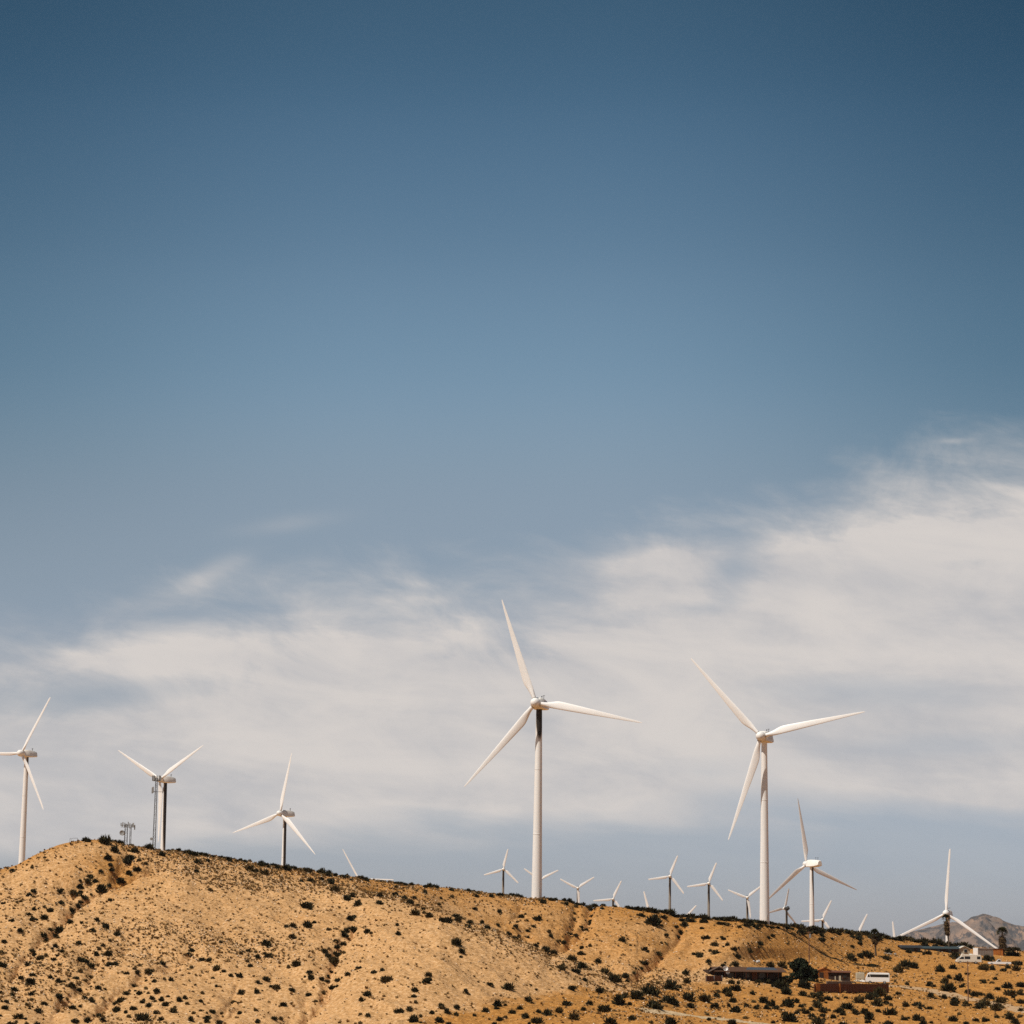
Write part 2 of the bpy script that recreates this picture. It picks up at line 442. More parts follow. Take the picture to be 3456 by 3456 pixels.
# ------------------------------------------------------------------ mountain
MTN = tab((2200, 3300), (2700, 3262), (2900, 3215), (3034, 3164), (3070, 3146), (3111, 3135), (3150, 3128), (3176, 3119), (3215, 3113), (3245, 3117), (3262, 3110), (3279, 3096), (3300, 3091), (3318, 3084), (3335, 3087), (3357, 3094),
          (3380, 3104), (3396, 3111), (3427, 3121), (3456, 3124), (3600, 3112), (3900, 3080), (4300, 3150), (5200, 3200), (6500, 3290))
mu = np.linspace(2200, 6500, 760)
mv = np.interp(mu, *MTN)
ma, mtn = ray(mu, mv)
rows = np.linspace(0, 1, 150)
d_front, d_top, d_back = 5200., 6600., 7600.
tt = np.concatenate([rows, 1 + np.linspace(.02, 1, 24)])
MD = np.where(tt <= 1, d_front + tt * (d_top - d_front), d_top + (tt - 1) * (d_back - d_top))
ztop = mtn * d_top
MX = np.sin(ma)[None] * MD[:, None]; MY = np.cos(ma)[None] * MD[:, None]
prof = np.where(tt <= 1, tt ** .85, 2 - tt)[:, None]
MZ = -55 + (ztop[None] + 55) * prof
rid = np.abs(fbm((MX + .35 * MY) / 190, (MY - .2 * MX) / 420, 91, 5))
damp = np.clip(np.abs(1 - tt) / .5, .06, 1)[:, None] * np.clip(prof / .2, 0, 1)
MZ += damp * (34 - 340 * rid + 95 * fbm((MX + .8 * MY) / 75, MY / 130, 93, 5))
mm = bpy.data.materials.new('mountain_rock'); mm.use_nodes = True; X.nt = mm.node_tree
b = mm.node_tree.nodes['Principled BSDF']; ge = X.nt.nodes.new('ShaderNodeNewGeometry'); pos = ge.outputs['Position']
n1 = noise(pos, .012, 6, .65)
mp_ = X.nt.nodes.new('ShaderNodeMapping'); mp_.inputs['Rotation'].default_value = (0, 0, .5); mp_.inputs['Scale'].default_value = (1, .35, .45); X.nt.links.new(pos, mp_.inputs[0]); n2 = noise(mp_.outputs[0], .03, 6, .75)
c = mixc(xs(.35, .65, n1), (.13, .112, .105), (.27, .185, .14))
c = mixc(xs(.47, .56, n2) * .85, c, (.062, .066, .074))
X.nt.links.new(c, b.inputs['Base Color']); b.inputs['Roughness'].default_value = 1; b.inputs['Specular IOR Level'].default_value = 0
ni, nj = MZ.shape; idx = np.arange(ni * nj).reshape(ni, nj)
quads = np.stack([idx[:-1, :-1], idx[:-1, 1:], idx[1:, 1:], idx[1:, :-1]], -1).reshape(-1, 4)
me = np_mesh('mountain', np.stack([MX, MY, MZ], -1).reshape(-1, 3), quads, mm, 4)
o = bpy.data.objects.new('mountain', me); COL.objects.link(o); tag(o, kind='structure')

# ------------------------------------------------------------------ dirt tracks
def track(name, pts, wd, mat):
    uv = []
    for (a, b_) in zip(pts[:-1], pts[1:]):
        for k in range(10): uv.append((a[0] + (b_[0] - a[0]) * k / 10, a[1] + (b_[1] - a[1]) * k / 10))
    P = [hit(*p)[0] for p in uv]
    P = [(P[max(i - 1, 0)] + P[i] * 2 + P[min(i + 1, len(P) - 1)]) / 4 for i in range(len(P))]
    mb = MB(); vs = []; fs = []
    for i, p in enumerate(P):
        t = P[min(i + 1, len(P) - 1)] - P[max(i - 1, 0)]; n = Vector((-t.y, t.x, 0)).normalized()
        for k in (-2, -1, 0, 1, 2):
            w = wd / 4 * k * (1 + .15 * math.sin(i * 1.3 + k))
            x, y = p.x + n.x * w, p.y + n.y * w
            vs.append((x, y, zat(x, y) + (.09 if abs(k) < 2 else .03)))
    for i in range(len(P) - 1):
        for k in range(4): fs.append((i * 5 + k, i * 5 + k + 1, i * 5 + 6 + k, i * 5 + 5 + k))
    mb.add(vs, fs)
    return tag(mb.build(name, mat, smooth=True), kind='structure')
DIRT = material('track_dirt', (.44, .28, .15), .95, .15, .8)
PATHM = material('path_dirt', (.46, .33, .19), .95, .2, .8)
track('dirt_road', [(3006, 3326), (3056, 3333), (3119, 3341), (3203, 3359), (3266, 3372), (3340, 3385), (3413, 3398), (3456, 3411), (3560, 3430)], 6.5, DIRT)
track('dirt_path', [(2170, 3412), (2207, 3416), (2300, 3424), (2416, 3438), (2533, 3452), (2640, 3464)], 4.0, PATHM)

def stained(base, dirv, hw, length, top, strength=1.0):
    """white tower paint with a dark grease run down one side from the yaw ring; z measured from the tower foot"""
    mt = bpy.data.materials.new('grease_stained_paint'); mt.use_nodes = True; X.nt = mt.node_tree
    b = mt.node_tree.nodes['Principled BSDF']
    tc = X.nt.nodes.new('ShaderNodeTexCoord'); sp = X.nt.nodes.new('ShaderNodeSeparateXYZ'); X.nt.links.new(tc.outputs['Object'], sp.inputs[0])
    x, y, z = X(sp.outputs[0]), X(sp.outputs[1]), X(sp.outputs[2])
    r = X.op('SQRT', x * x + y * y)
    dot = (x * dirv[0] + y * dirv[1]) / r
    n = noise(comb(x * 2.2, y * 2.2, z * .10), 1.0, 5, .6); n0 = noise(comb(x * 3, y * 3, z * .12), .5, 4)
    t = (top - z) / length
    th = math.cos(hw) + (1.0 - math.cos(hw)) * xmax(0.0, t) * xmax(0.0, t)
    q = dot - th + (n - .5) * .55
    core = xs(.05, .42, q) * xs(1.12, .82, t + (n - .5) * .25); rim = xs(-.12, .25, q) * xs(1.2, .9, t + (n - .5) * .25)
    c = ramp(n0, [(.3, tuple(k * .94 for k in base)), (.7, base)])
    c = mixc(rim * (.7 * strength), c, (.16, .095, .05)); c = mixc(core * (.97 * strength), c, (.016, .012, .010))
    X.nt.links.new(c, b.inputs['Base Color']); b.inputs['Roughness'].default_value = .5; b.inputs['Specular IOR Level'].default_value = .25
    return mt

# ------------------------------------------------------------------ wind turbines
def blade_mesh(R, rr, cmax, ctip, s_root, s_max, flare=1.0, tw0=14):
    """blade along +Z in a frame whose +X is the trailing direction, -Y upwind"""
    mb = MB(); rs = []; n = 14
    for s in [s_root, s_root + .02, .08, .105, .13, .155, .18, .205, s_max + .02, .265, .30, .36, .44, .54, .66, .78, .88, .95, .985, 1.0]:
        if s < s_root: continue
        k = float(sstep(s_root + .01, s_max + .01, s))
        if s <= s_max: ch = 2 * rr * (1 - k) + cmax * k
        else:
            q = (s - s_max) / (1 - s_max); ch = cmax + (ctip - cmax) * (q ** 1.12)
            if s > .96: ch *= 1 - .55 * ((s - .96) / .04) ** 2
        th = 2 * rr * (1 - k) + k * ch * (.24 if s < .5 else .17)
        lead = (.5 * (1 - k) + .28 * k) * ch
        tw = R_(tw0 * (1 - s) ** 1.5 - 1)
        ring = []
        for i in range(n):
            an = 2 * math.pi * i / n
            x = math.cos(an) * .5 * ch + (.5 * ch - lead); y = math.sin(an) * .5 * th
            if k > .3: y *= (1 - .45 * k * (math.cos(an) * .5 + .5))
            bend = .012 * R * (s ** 2)
            ring.append((x * math.cos(tw) - y * math.sin(tw), x * math.sin(tw) + y * math.cos(tw) - bend, s * R))
        rs.append(ring)
    mb.rings(rs); return mb

def spin(mb, th, off):
    """turn a +Z blade to rotor angle th (0 = +X, anticlockwise seen from upwind) about the hub point off"""
    a = th - math.pi / 2; ca, sa = math.cos(a), math.sin(a)          # +Z -> th
    mb.v = [(-(-x) * 1 * ca - z * sa, y, x * sa + z * ca) for x, y, z in mb.v]
    mb.v = [(x + off[0], y + off[1], z + off[2]) for x, y, z in mb.v]
    return mb

def spin_blade(mb, th, off):
    # span dir e=(cos th,0,sin th); trailing dir t=(-sin th,0,cos th) (anticlockwise side)
    ce, se = math.cos(th), math.sin(th)
    mb.v = [(x * -se + z * ce + off[0], y + off[1], x * ce + z * se + off[2]) for x, y, z in mb.v]
    return mb

def rotor_fit(tips, psi_sign, away, cosp):
    out = []
    for x, y in tips:
        out.append(math.atan2(y, (x / cosp) * (-1 if away else 1)))
    return out

def turbine(kind, hub, tips, Rpx, cosp, away, label, group, Rm, blunt=False, th0=None, dist=None, stain=None):
    d = dist or Rm * F / Rpx
    H = at(hub[0], hub[1], d)
    az = math.atan2(H.x, H.y)
    psi = math.acos(min(1, cosp))
    phi = (math.pi + psi if away else -psi) - az
    ov = 3.4 if kind == 'A' else 1.5
    off = Vector((0, -ov, 0)); rot = Matrix.Rotation(phi, 3, 'Z')
    base = H - rot @ off
    gz = zat(base.x, base.y) - .4
    hh = H.z - gz
    t = thing('wind_turbine', label, 'wind turbine', (base.x, base.y, gz), phi, group)
    if tips:
        ths = rotor_fit([(x - hub[0], hub[1] - y) for x, y in tips], 1, away, cosp)
        # one even rotor that fits the tips best
        base_th = [th - 2 * math.pi / 3 * round((th - ths[0]) / (2 * math.pi / 3)) for th in ths]
        th = math.atan2(sum(math.sin(q) for q in base_th), sum(math.cos(q) for q in base_th))
    else: th = th0
    hubp = (0, -ov, hh)
    seg = 28
    ring = lambda r, z, n=seg, y=0: [(r * math.cos(2 * math.pi * k / n), y + r * math.sin(2 * math.pi * k / n), z) for k in range(n)]
    if kind == 'A':
        nh = 1.25; zt = hh - 1.15
        r0, r1 = (1.22, .70) if not blunt else (1.32, .80)
        tw = MB()
        rs = []
        for q in np.linspace(0, 1, 14): rs.append(ring(r0 + (r1 - r0) * q, zt * q))
        tw.rings(rs)
        tmat = M['white']
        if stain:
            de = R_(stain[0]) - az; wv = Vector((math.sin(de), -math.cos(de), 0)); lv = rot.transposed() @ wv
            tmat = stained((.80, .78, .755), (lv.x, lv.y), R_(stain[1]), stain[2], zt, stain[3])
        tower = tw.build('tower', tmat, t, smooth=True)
        for q in (.34, .68):
            fl = MB(); r = r0 + (r1 - r0) * q + .035
            fl.rings([ring(r, zt * q - .06), ring(r, zt * q + .06)])
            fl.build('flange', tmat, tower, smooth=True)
        dm = MB(); dm.box((r0 * .62, -r0 * .80, 1.5), (.8, .12, 1.9), -.9); dm.build('door', M['grey'], tower)
        # nacelle: boxed housing, narrower at the tail, with a bevelled top
        na = MB(); secs = []
        for (y, w, z0, z1) in ((-ov + 1.0, 1.05, -1.05, 1.05), (-ov + 1.5, 1.35, -1.2, 1.4), (.5, 1.5, -1.25, 1.5), (3.0, 1.4, -1.15, 1.35), (5.2, 1.15, -.9, 1.1), (5.5, .95, -.7, .9)):
            secs.append([(-w, y, hh + z0 + .25), (-w + .3, y, hh + z0), (w - .3, y, hh + z0), (w, y, hh + z0 + .25), (w * .74, y, hh + z1 - .3), (w * .74 - .35, y, hh + z1), (-w * .74 + .35, y, hh + z1), (-w * .74, y, hh + z1 - .3)])
        na.rings([s_[::-1] for s_ in secs])
        nac = na.build('nacelle', M['cream'], t, smooth=True)
        vm = MB(); vm.tube([(-.3, 3.7, hh + 1.2), (-.3, 3.7, hh + 2.1)], .05, 6); vm.box((-.3, 3.7, hh + 2.15), (.16, .5, .2)); vm.build('wind_vane', M['darkm'], nac)
        am = MB(); am.tube([(.3, 3.2, hh + 1.2), (.3, 3.2, hh + 2.3)], .05, 6); am.box((.3, 3.2, hh + 2.3), (.5, .1, .1)); am.build('anemometer', M['darkm'], nac)
        hb = MB(); prof = [(-1.75, .12), (-1.68, .45), (-1.45, .80), (-1.0, 1.05), (-.4, 1.15), (.4, 1.15), (.95, 1.0)]
        if blunt: prof = [(y_ * 1.15, r_ * 1.15) for y_, r_ in prof]
        hb.rings([[(r * math.cos(2 * math.pi * k / 20), -ov + y, hh + r * math.sin(2 * math.pi * k / 20)) for k in range(20)] for y, r in prof])
        hub_o = hb.build('hub', M['white'], t, smooth=True)
        for k in range(3):
            a = th + k * 2 * math.pi / 3
            bl = blade_mesh(Rm, .46, 1.95 if not blunt else 1.3, .30 if not blunt else .6, .04, .215)
            spin_blade(bl, a, hubp)
            bl.build('blade', M['blade'], t, smooth=True)
            e = Vector((math.cos(a), 0, math.sin(a))); c0 = Vector(hubp)
            cl = MB(); cl.tube([c0 + e * .9, c0 + e * 1.28], .53, 16); cl.build('blade_collar', M['grey'], hub_o, smooth=True)
    else:
        zt = hh - .7
        tw = MB(); tw.rings([ring(.60 + (.40 - .60) * q, zt * q, 16) for q in np.linspace(0, 1, 8)])
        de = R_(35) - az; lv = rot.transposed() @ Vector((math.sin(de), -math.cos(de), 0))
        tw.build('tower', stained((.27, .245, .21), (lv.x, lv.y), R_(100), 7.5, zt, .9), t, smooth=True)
        na = MB(); secs = []
        for y, w, hz in ((-.95, .45, .42), (-.7, .62, .58), (.5, .66, .62), (1.3, .62, .6), (1.6, .4, .4)):
            secs.append([(w * math.cos(2 * math.pi * k / 12), y, hh + hz * math.sin(2 * math.pi * k / 12)) for k in range(12)])
        na.rings([s_[::-1] for s_ in secs]); na.box((0, .2, hh - .62), (.8, .9, .35)); na.box((.0, 1.0, hh + .7), (.9, .5, .18))
        nac = na.build('nacelle', M['darkm'], t, smooth=True)
        hb = MB(); prof = [(-.6, .10), (-.55, .3), (-.35, .5), (0, .58), (.4, .52)]
        hb.rings([[(r * math.cos(2 * math.pi * k / 14), -ov + y, hh + r * math.sin(2 * math.pi * k / 14)) for k in range(14)] for y, r in prof])
        hb.build('hub', M['cream'], t, smooth=True)
        for k in range(3):
            a = th + k * 2 * math.pi / 3
            bl = blade_mesh(Rm, .15, 1.02, .52, .05, .20, tw0=8); spin_blade(bl, a, hubp)
            bl.build('blade', M['blade'], t, smooth=True)
    return t

GA, GB = 'large white wind turbines', 'small dark-headed wind turbines behind the ridge'
RA, RB = 24.8, 8.1
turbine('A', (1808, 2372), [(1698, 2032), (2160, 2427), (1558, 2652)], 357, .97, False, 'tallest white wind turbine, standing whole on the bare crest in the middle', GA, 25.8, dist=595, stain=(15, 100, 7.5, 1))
turbine('A', (2568, 2485), [(2324, 2224), (2921, 2407), (2451, 2818)], 357, .97, False, 'second tallest white wind turbine, one blade hanging close along its tower', GA, 26.4, dist=628)
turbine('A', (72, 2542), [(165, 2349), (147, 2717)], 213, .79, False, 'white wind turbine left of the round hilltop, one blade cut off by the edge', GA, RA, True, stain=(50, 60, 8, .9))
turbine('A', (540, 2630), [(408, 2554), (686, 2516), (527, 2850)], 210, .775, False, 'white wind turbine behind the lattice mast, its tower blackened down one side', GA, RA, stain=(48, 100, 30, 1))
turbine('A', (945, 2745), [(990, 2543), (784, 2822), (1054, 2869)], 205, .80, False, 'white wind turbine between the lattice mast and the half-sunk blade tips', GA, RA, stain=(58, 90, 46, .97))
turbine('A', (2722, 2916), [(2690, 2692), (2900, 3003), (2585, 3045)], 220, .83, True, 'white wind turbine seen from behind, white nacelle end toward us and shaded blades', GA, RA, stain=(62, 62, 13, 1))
turbine('A', (3193, 3083), [(3208, 2868), (3353, 3195), (3040, 3155)], 212, .985, False, 'white wind turbine rising from behind the tall palm in front of the mountain', GA, RA, True)
turbine('A', (1213, 2969), [(1156, 2866), (1320, 2967)], 117, .98, False, 'sunken white wind turbine with two blades showing over the eroded bank', GA, RA, True)
SM = [((1699, 2933), [(1714, 2868), (1634, 2954), (1749, 2981)], 68, 1, False, 'small wind turbine just beside the tallest tower, further from the houses'),
      ((1825, 2968), [(1882, 2936), (1768, 2929)], 66, 1, False, 'small wind turbine half hidden behind the tallest white tower'),
      ((1950, 2997), [(1890, 2967), (2004, 2962)], 66, 1, False, 'small wind turbine with two blades raised in a V, next after the tallest tower'),
      ((2069, 3034), [(2091, 2973), (2010, 3045), (2095, 3092)], 66, 1, False, 'small wind turbine with only its head and a raised blade above the ridge'),
      ((2261, 2957), [(2286, 2889), (2188, 2967), (2306, 3014)], 73, 1, False, 'small wind turbine on a tall dark tower, the highest small one'),
      ((2392, 2981), [(2418, 2913), (2320, 2992), (2437, 3037)], 73, 1, False, 'small wind turbine on a dark tower midway between two others near the big hanging blade'),
      ((2522, 3029), [(2453, 3002), (2575, 2990), (2535, 3098)], 68, 1, False, 'small wind turbine with a blade tip passing behind the second tallest tower'),
      ((2647, 3066), [(2657, 3000), (2590, 3083), (2685, 3120)], 70, .82, True, 'small wind turbine seen from behind, between the two big white towers'),
      ((2776, 3104), [(2805, 3038), (2708, 3109), (2812, 3160)], 70, 1, False, 'small wind turbine whose blade crosses the foot of the backward-facing turbine')]
for hub, tips, rp, cp, aw, lab in SM: turbine('B', hub, tips, rp, cp, aw, lab, GB, RB)
for hub, ang, lab in [((2193, 3077), 106, 'sunken small turbine, a single thin blade tip leaning above the ridge'),
                      ((2304, 3110), 49, 'sunken small turbine showing a stub of blade between two dark towers'),
                      ((2898, 3150), 65, 'sunken small turbine, a broad white blade tip slanting above ridge shrubs'),
                      ((3023, 3182), 97, 'sunken small turbine, one upright blade tip beside the mountain foot')]:
    turbine('B', hub, None, 70, 1, False, lab, GB, RB, th0=R_(ang))

# ------------------------------------------------------------------ masts on the hilltop
def lattice(mb, h, w0, w1, n, r=.05, x0=0, y0=0):
    P = lambda k, i: Vector((x0 + [-1, 1, 1, -1][i] * (w0 + (w1 - w0) * k / n) / 2, y0 + [-1, -1, 1, 1][i] * (w0 + (w1 - w0) * k / n) / 2, h * k / n))
    for i in range(4): mb.tube([P(0, i), P(n, i)], r * 1.3, 5)
    for k in range(n):
        for i in range(4):
            j = (i + 1) % 4
            mb.tube([P(k, i), P(k + 1, j)] if k % 2 else [P(k, j), P(k + 1, i)], r * .7, 4)
            mb.tube([P(k + 1, i), P(k + 1, j)], r * .7, 4)
    return mb

def panel(mb, c, ang, w=.35, h=1.5):
    return mb.box(c, (w, .16, h), ang)

p = at(520, 2849, 575); gz = zat(p.x, p.y) - .2
top_z = at(530, 2617, 575).z - gz
t = thing('lattice_mast', 'tall slim lattice radio mast in front of a turbine on the hilltop', 'radio mast', (p.x, p.y, gz))
lattice(MB(), top_z - .6, .60, .38, 22, .038).build('mast', M['galv'], t)
pf = MB()
for k in range(10):
    a = 2 * math.pi * k / 10
    pf.tube([(.85 * math.cos(a), .85 * math.sin(a), top_z - 1.2), (.85 * math.cos(a + .63), .85 * math.sin(a + .63), top_z - 1.2)], .05, 4)
    if k % 2: pf.tube([(0, 0, top_z - 1.2), (.85 * math.cos(a), .85 * math.sin(a), top_z - 1.2)], .04, 4)
pf.build('antenna_ring', M['galv'], t)
for k in range(9):
    a = 2 * math.pi * k / 9
    panel(MB(), (.92 * math.cos(a), .92 * math.sin(a), top_z - .62), a + math.pi / 2, .17, 1.15).build('panel_antenna', M['antenna'], t)
z2 = at(523, 2672, 575).z - gz
ar = MB()
for a in (0.2, 2.3, 4.4): ar.tube([(0, 0, z2), (1.5 * math.cos(a), 1.5 * math.sin(a), z2)], .05, 5)
ar.build('side_arm', M['galv'], t)
for a in (0.2, 2.3, 4.4): panel(MB(), (1.5 * math.cos(a), 1.5 * math.sin(a), z2 + .35), a + 1.57, .28, 1.3).build('panel_antenna', M['antenna'], t)
for zz in (2.2, 4.4):
    ds = MB(); ds.rings([[(-.55 + .32 * math.cos(2 * math.pi * k / 12) * q, -.45 - w, zz + .32 * math.sin(2 * math.pi * k / 12) * q) for k in range(12)] for q, w in ((.2, .0), (.7, .05), (1, .15))])
    ds.tube([(-.2, 0, zz), (-.55, -.45, zz)], .04, 5); ds.build('dish', M['antenna'], t, smooth=True)

p = at(431, 2846, 590); gz = zat(p.x, p.y) - 2.0
k_ = 590 / F
z_top = (at(431, 2778, 590).z - gz)
t = thing('antenna_tower', 'short twin-legged antenna cluster with round drum dish on the hilltop', 'radio mast', (p.x, p.y, gz))
lattice(MB(), z_top - .3, .7, .55, 9, .034, -.45).build('lattice_leg', M['galv'], t)
lattice(MB(), z_top - .7, .36, .3, 12, .028, .55).build('lattice_leg', M['galv'], t)
hf = MB(); hf.tube([(-1.7, 0, z_top - .9), (1.6, 0, z_top - .9)], .05, 5); hf.tube([(-1.5, -.7, z_top - .5), (1.4, -.7, z_top - .5)], .05, 5)
for x in (-1.4, 0, 1.3): hf.tube([(x, -.7, z_top - .5), (x, .5, z_top - .9)], .04, 4)
hf.build('head_frame', M['galv'], t)
for i, (x, y, zz, a) in enumerate([(-1.6, -.5, -.35, .3), (-1.15, -.85, -.5, .1), (-.75, -.5, -.3, -.2), (-.35, -.85, -.55, .2), (.05, -.6, -.35, -.3), (.45, -.85, -.45, .1), (.85, -.5, -.55, .4), (1.2, -.8, -.6, -.2), (1.5, -.4, -.75, .5), (1.0, .4, -.4, .9)]):
    panel(MB(), (x, y, z_top + zz + .22 * math.sin(i * 2.1)), a, .2 + .07 * (i % 2), .7 + .2 * (i % 3)).build('panel_antenna', M['antenna'], t)
dz_ = at(413, 2811, 590).z - gz
dr_ = MB(); dr_.rings([[(-1.25 - .05 * w + .58 * q * math.cos(2 * math.pi * k / 18), -.5 - w, dz_ + .58 * q * math.sin(2 * math.pi * k / 18)) for k in range(18)] for q, w in ((.3, -.3), (1, -.25), (1, .35), (.9, .42), (.4, .3))])
dr_.tube([(-.5, 0, dz_), (-1.2, -.35, dz_)], .07, 6)
dr_.build('drum_dish', M['antenna'], t, smooth=True)

p, d = hit(248, 2840)
t = thing('pipe_gate', 'thin empty pipe frame on the left shoulder of the hilltop', 'gate', (p.x, p.y, p.z - .1))
fr = MB(); fr.tube([(-.8, 0, 0), (-.8, 0, .75), (.8, .1, .85)], .035, 5); fr.tube([(.8, .1, 0), (.8, .1, .85)], .03, 5); fr.tube([(-.8, 0, .45), (-.3, 0, .48)], .03, 5)
fr.build('frame', M['galv'], t)

# ------------------------------------------------------------------ shrubs
def shrub_mesh(seed, n=230):
    r = np.random.default_rng(seed); vs = []; fs = []
    lobes = [(r.uniform(-.30, .30), r.uniform(-.22, .22), r.uniform(.6, 1.0)) for _ in range(5)]
    for i in range(n):
        lx, ly, lh = lobes[i % 5]
        an = r.uniform(0, 2 * math.pi); el = r.uniform(.12, 1.45)
        e = np.array([math.cos(an) * math.cos(el), math.sin(an) * math.cos(el), math.sin(el)])
        L = r.uniform(.6, 1.0) * (.36 + .42 * math.sin(el) * lh); s0 = r.uniform(.0, .45) * L
        b0 = np.array([lx * .8, ly * .8, .0]); w = np.cross(e, r.normal(size=3)); w /= np.linalg.norm(w) + 1e-6
        wd = r.uniform(.030, .062)
        p0 = b0 + e * s0; p1 = b0 + e * L; pm_ = p0 * .45 + p1 * .55 + r.normal(size=3) * .02
        o = len(vs); vs += [p0, pm_ + w * wd, p1, pm_ - w * wd]; fs.append((o, o + 1, o + 2, o + 3))
    a = np.array(vs); a[:, 2] = np.clip(a[:, 2], -.05, None)
    return a, np.array(fs)

SH = [shrub_mesh(s) for s in range(10)]
SHM = [np_mesh('shrub', v, f, M['shrub'], 4) for v, f in SH]

Z4 = "700,122,60 855,125,110 985,140,60 1075,158,40 1215,180,80 925,195,85 1100,210,65 875,262,75 900,325,50 905,370,55 1060,265,75 1030,300,80 1135,290,40 1185,315,40 1325,240,60 1450,205,65 1525,222,70 1590,235,60 1610,305,55 1690,297,45 1600,380,50 1875,300,40 1115,365,60 1055,395,55 975,445,85 820,385,40 735,420,60 710,465,70 775,460,50 645,500,65 830,525,95 590,555,75 655,545,40 745,578,30 685,595,75 655,635,45 630,675,60 585,700,55 595,735,45 570,790,55 485,545,55 495,635,60 270,545,45 230,570,50 135,637,25 170,627,35 25,640,35 275,690,45 228,730,45 362,675,30 410,700,55 365,752,75 260,778,55 103,780,45 110,683,25 365,268,30 258,348,35 655,365,35 100,372,55 160,858,60 490,850,90 450,902,65 355,905,65 370,945,50 790,775,50 668,803,30 858,833,65 757,863,50 950,890,65 900,615,35 1715,530,40 635,970,50 890,950,30 835,985,45 805,1015,40 790,1055,50 885,1055,65 445,993,50 500,1035,45 440,1098,45 470,1070,30 35,948,55 15,1045,40 260,1030,55 280,1060,45 325,1080,75 20,1145,65 228,1135,50 485,1142,40 650,1100,60 700,1115,60 740,1155,60 885,1140,60 940,1130,55 470,1200,35 650,1197,40 265,1220,55 165,1253,45 250,1275,75 405,1243,45 470,1270,55 520,1282,30 560,1270,20 630,1252,40 740,1248,40 695,1275,40 575,1310,65 610,1330,30 650,1355,50 805,1325,55 740,1325,25 110,1340,60 8,1372,30 103,1390,40 255,1378,55 262,1425,35 130,1440,35 50,1442,45 40,1492,60 220,1470,40 240,1500,30 355,1460,50 310,1515,65 475,1400,80 690,1408,45 740,1432,65 590,1485,70 470,1528,40 155,1560,85 8,1560,30 95,1620,70 220,1625,40 310,1620,60 605,1600,65 710,1600,75 830,1590,60 805,1560,50 945,1505,70 985,1425,75 1030,1370,60 1090,1315,45 1135,1370,55 1190,1335,35 1205,1375,30 1275,1350,60 1260,1272,50 1195,1272,30 1340,1262,30 1398,1262,50 1200,1195,70 1120,1210,50 1140,1145,40 1030,1210,45 1095,1175,35 1325,1135,50 1560,1025,45 1540,1062,50 1640,1098,50 1705,1102,50 1560,1165,40 1770,1170,65 1825,1190,40 1880,1230,45 1735,1250,30 1800,960,30 1760,1320,30 1645,1370,35 1590,1312,25 1245,1415,45 1320,1420,60 1265,1440,30 1350,1462,65 1160,1445,50 1205,1470,60 1090,1500,55 1025,1530,35 1045,1565,40 1415,1512,75 1455,1430,55 1505,1410,50 1520,1460,40 1640,1440,45 1275,1530,50 1170,1560,110 1310,1585,50 1575,1535,40 1635,1515,35 1730,1525,55 1805,1540,35 1690,1570,55 1550,1590,60 1785,1610,60 1900,1440,40 1690,1600,50"
Z5 = "345,130,40 440,145,60 345,185,80 470,220,70 500,178,40 575,185,50 650,185,80 830,205,60 930,215,70 985,228,60 1045,245,45 1100,255,40 1140,245,35 930,275,50 1015,300,70 845,282,60 765,293,35 1030,350,80 1175,285,30 1190,405,70 1140,430,70 1220,470,75 1400,402,70 1400,468,55 1530,398,70 1535,340,40 1610,425,60 1655,462,60 1685,433,35 1718,488,40 1760,520,40 1775,380,55 1705,375,25 1905,435,35 1885,490,35 1690,545,85 1815,565,75 1910,610,50 810,480,95 840,515,50 1165,595,75 815,645,80 695,655,70 990,685,40 1185,680,90 1130,690,60 1120,735,75 1310,695,60 1045,785,50 1105,800,50 1050,835,60 955,860,60 990,905,50 1060,885,70 1020,950,90 690,740,65 485,800,75 330,860,45 275,880,40 395,870,35 405,910,50 497,897,60 325,945,40 350,980,45 725,960,80 835,1030,55 840,1075,60 1005,1030,50 985,1075,45 975,1115,40 1020,1160,60 1065,1095,50 925,1090,45 1145,1045,60 1235,995,50 1360,1030,50 1425,1015,40 1450,1085,95 1555,720,55 1550,650,35 1250,1255,50 1305,1210,70 1690,1175,60 1675,1230,45 1695,1278,40 1800,1050,65 1775,1105,75 690,1185,50 825,1215,50 555,1155,65 405,1115,45 480,1090,60 400,1195,55 275,1200,55 260,1060,55 205,1270,35 265,1365,45 400,1345,40 620,1290,70 545,1415,60 595,1420,40 410,1435,50 1245,1375,40 1305,1385,45 1560,1345,70 1650,1335,60 1830,1365,40 1735,1390,35 1680,1415,90 1890,1420,60 1900,1325,40 1245,1450,40 940,1205,40 880,1270,40"
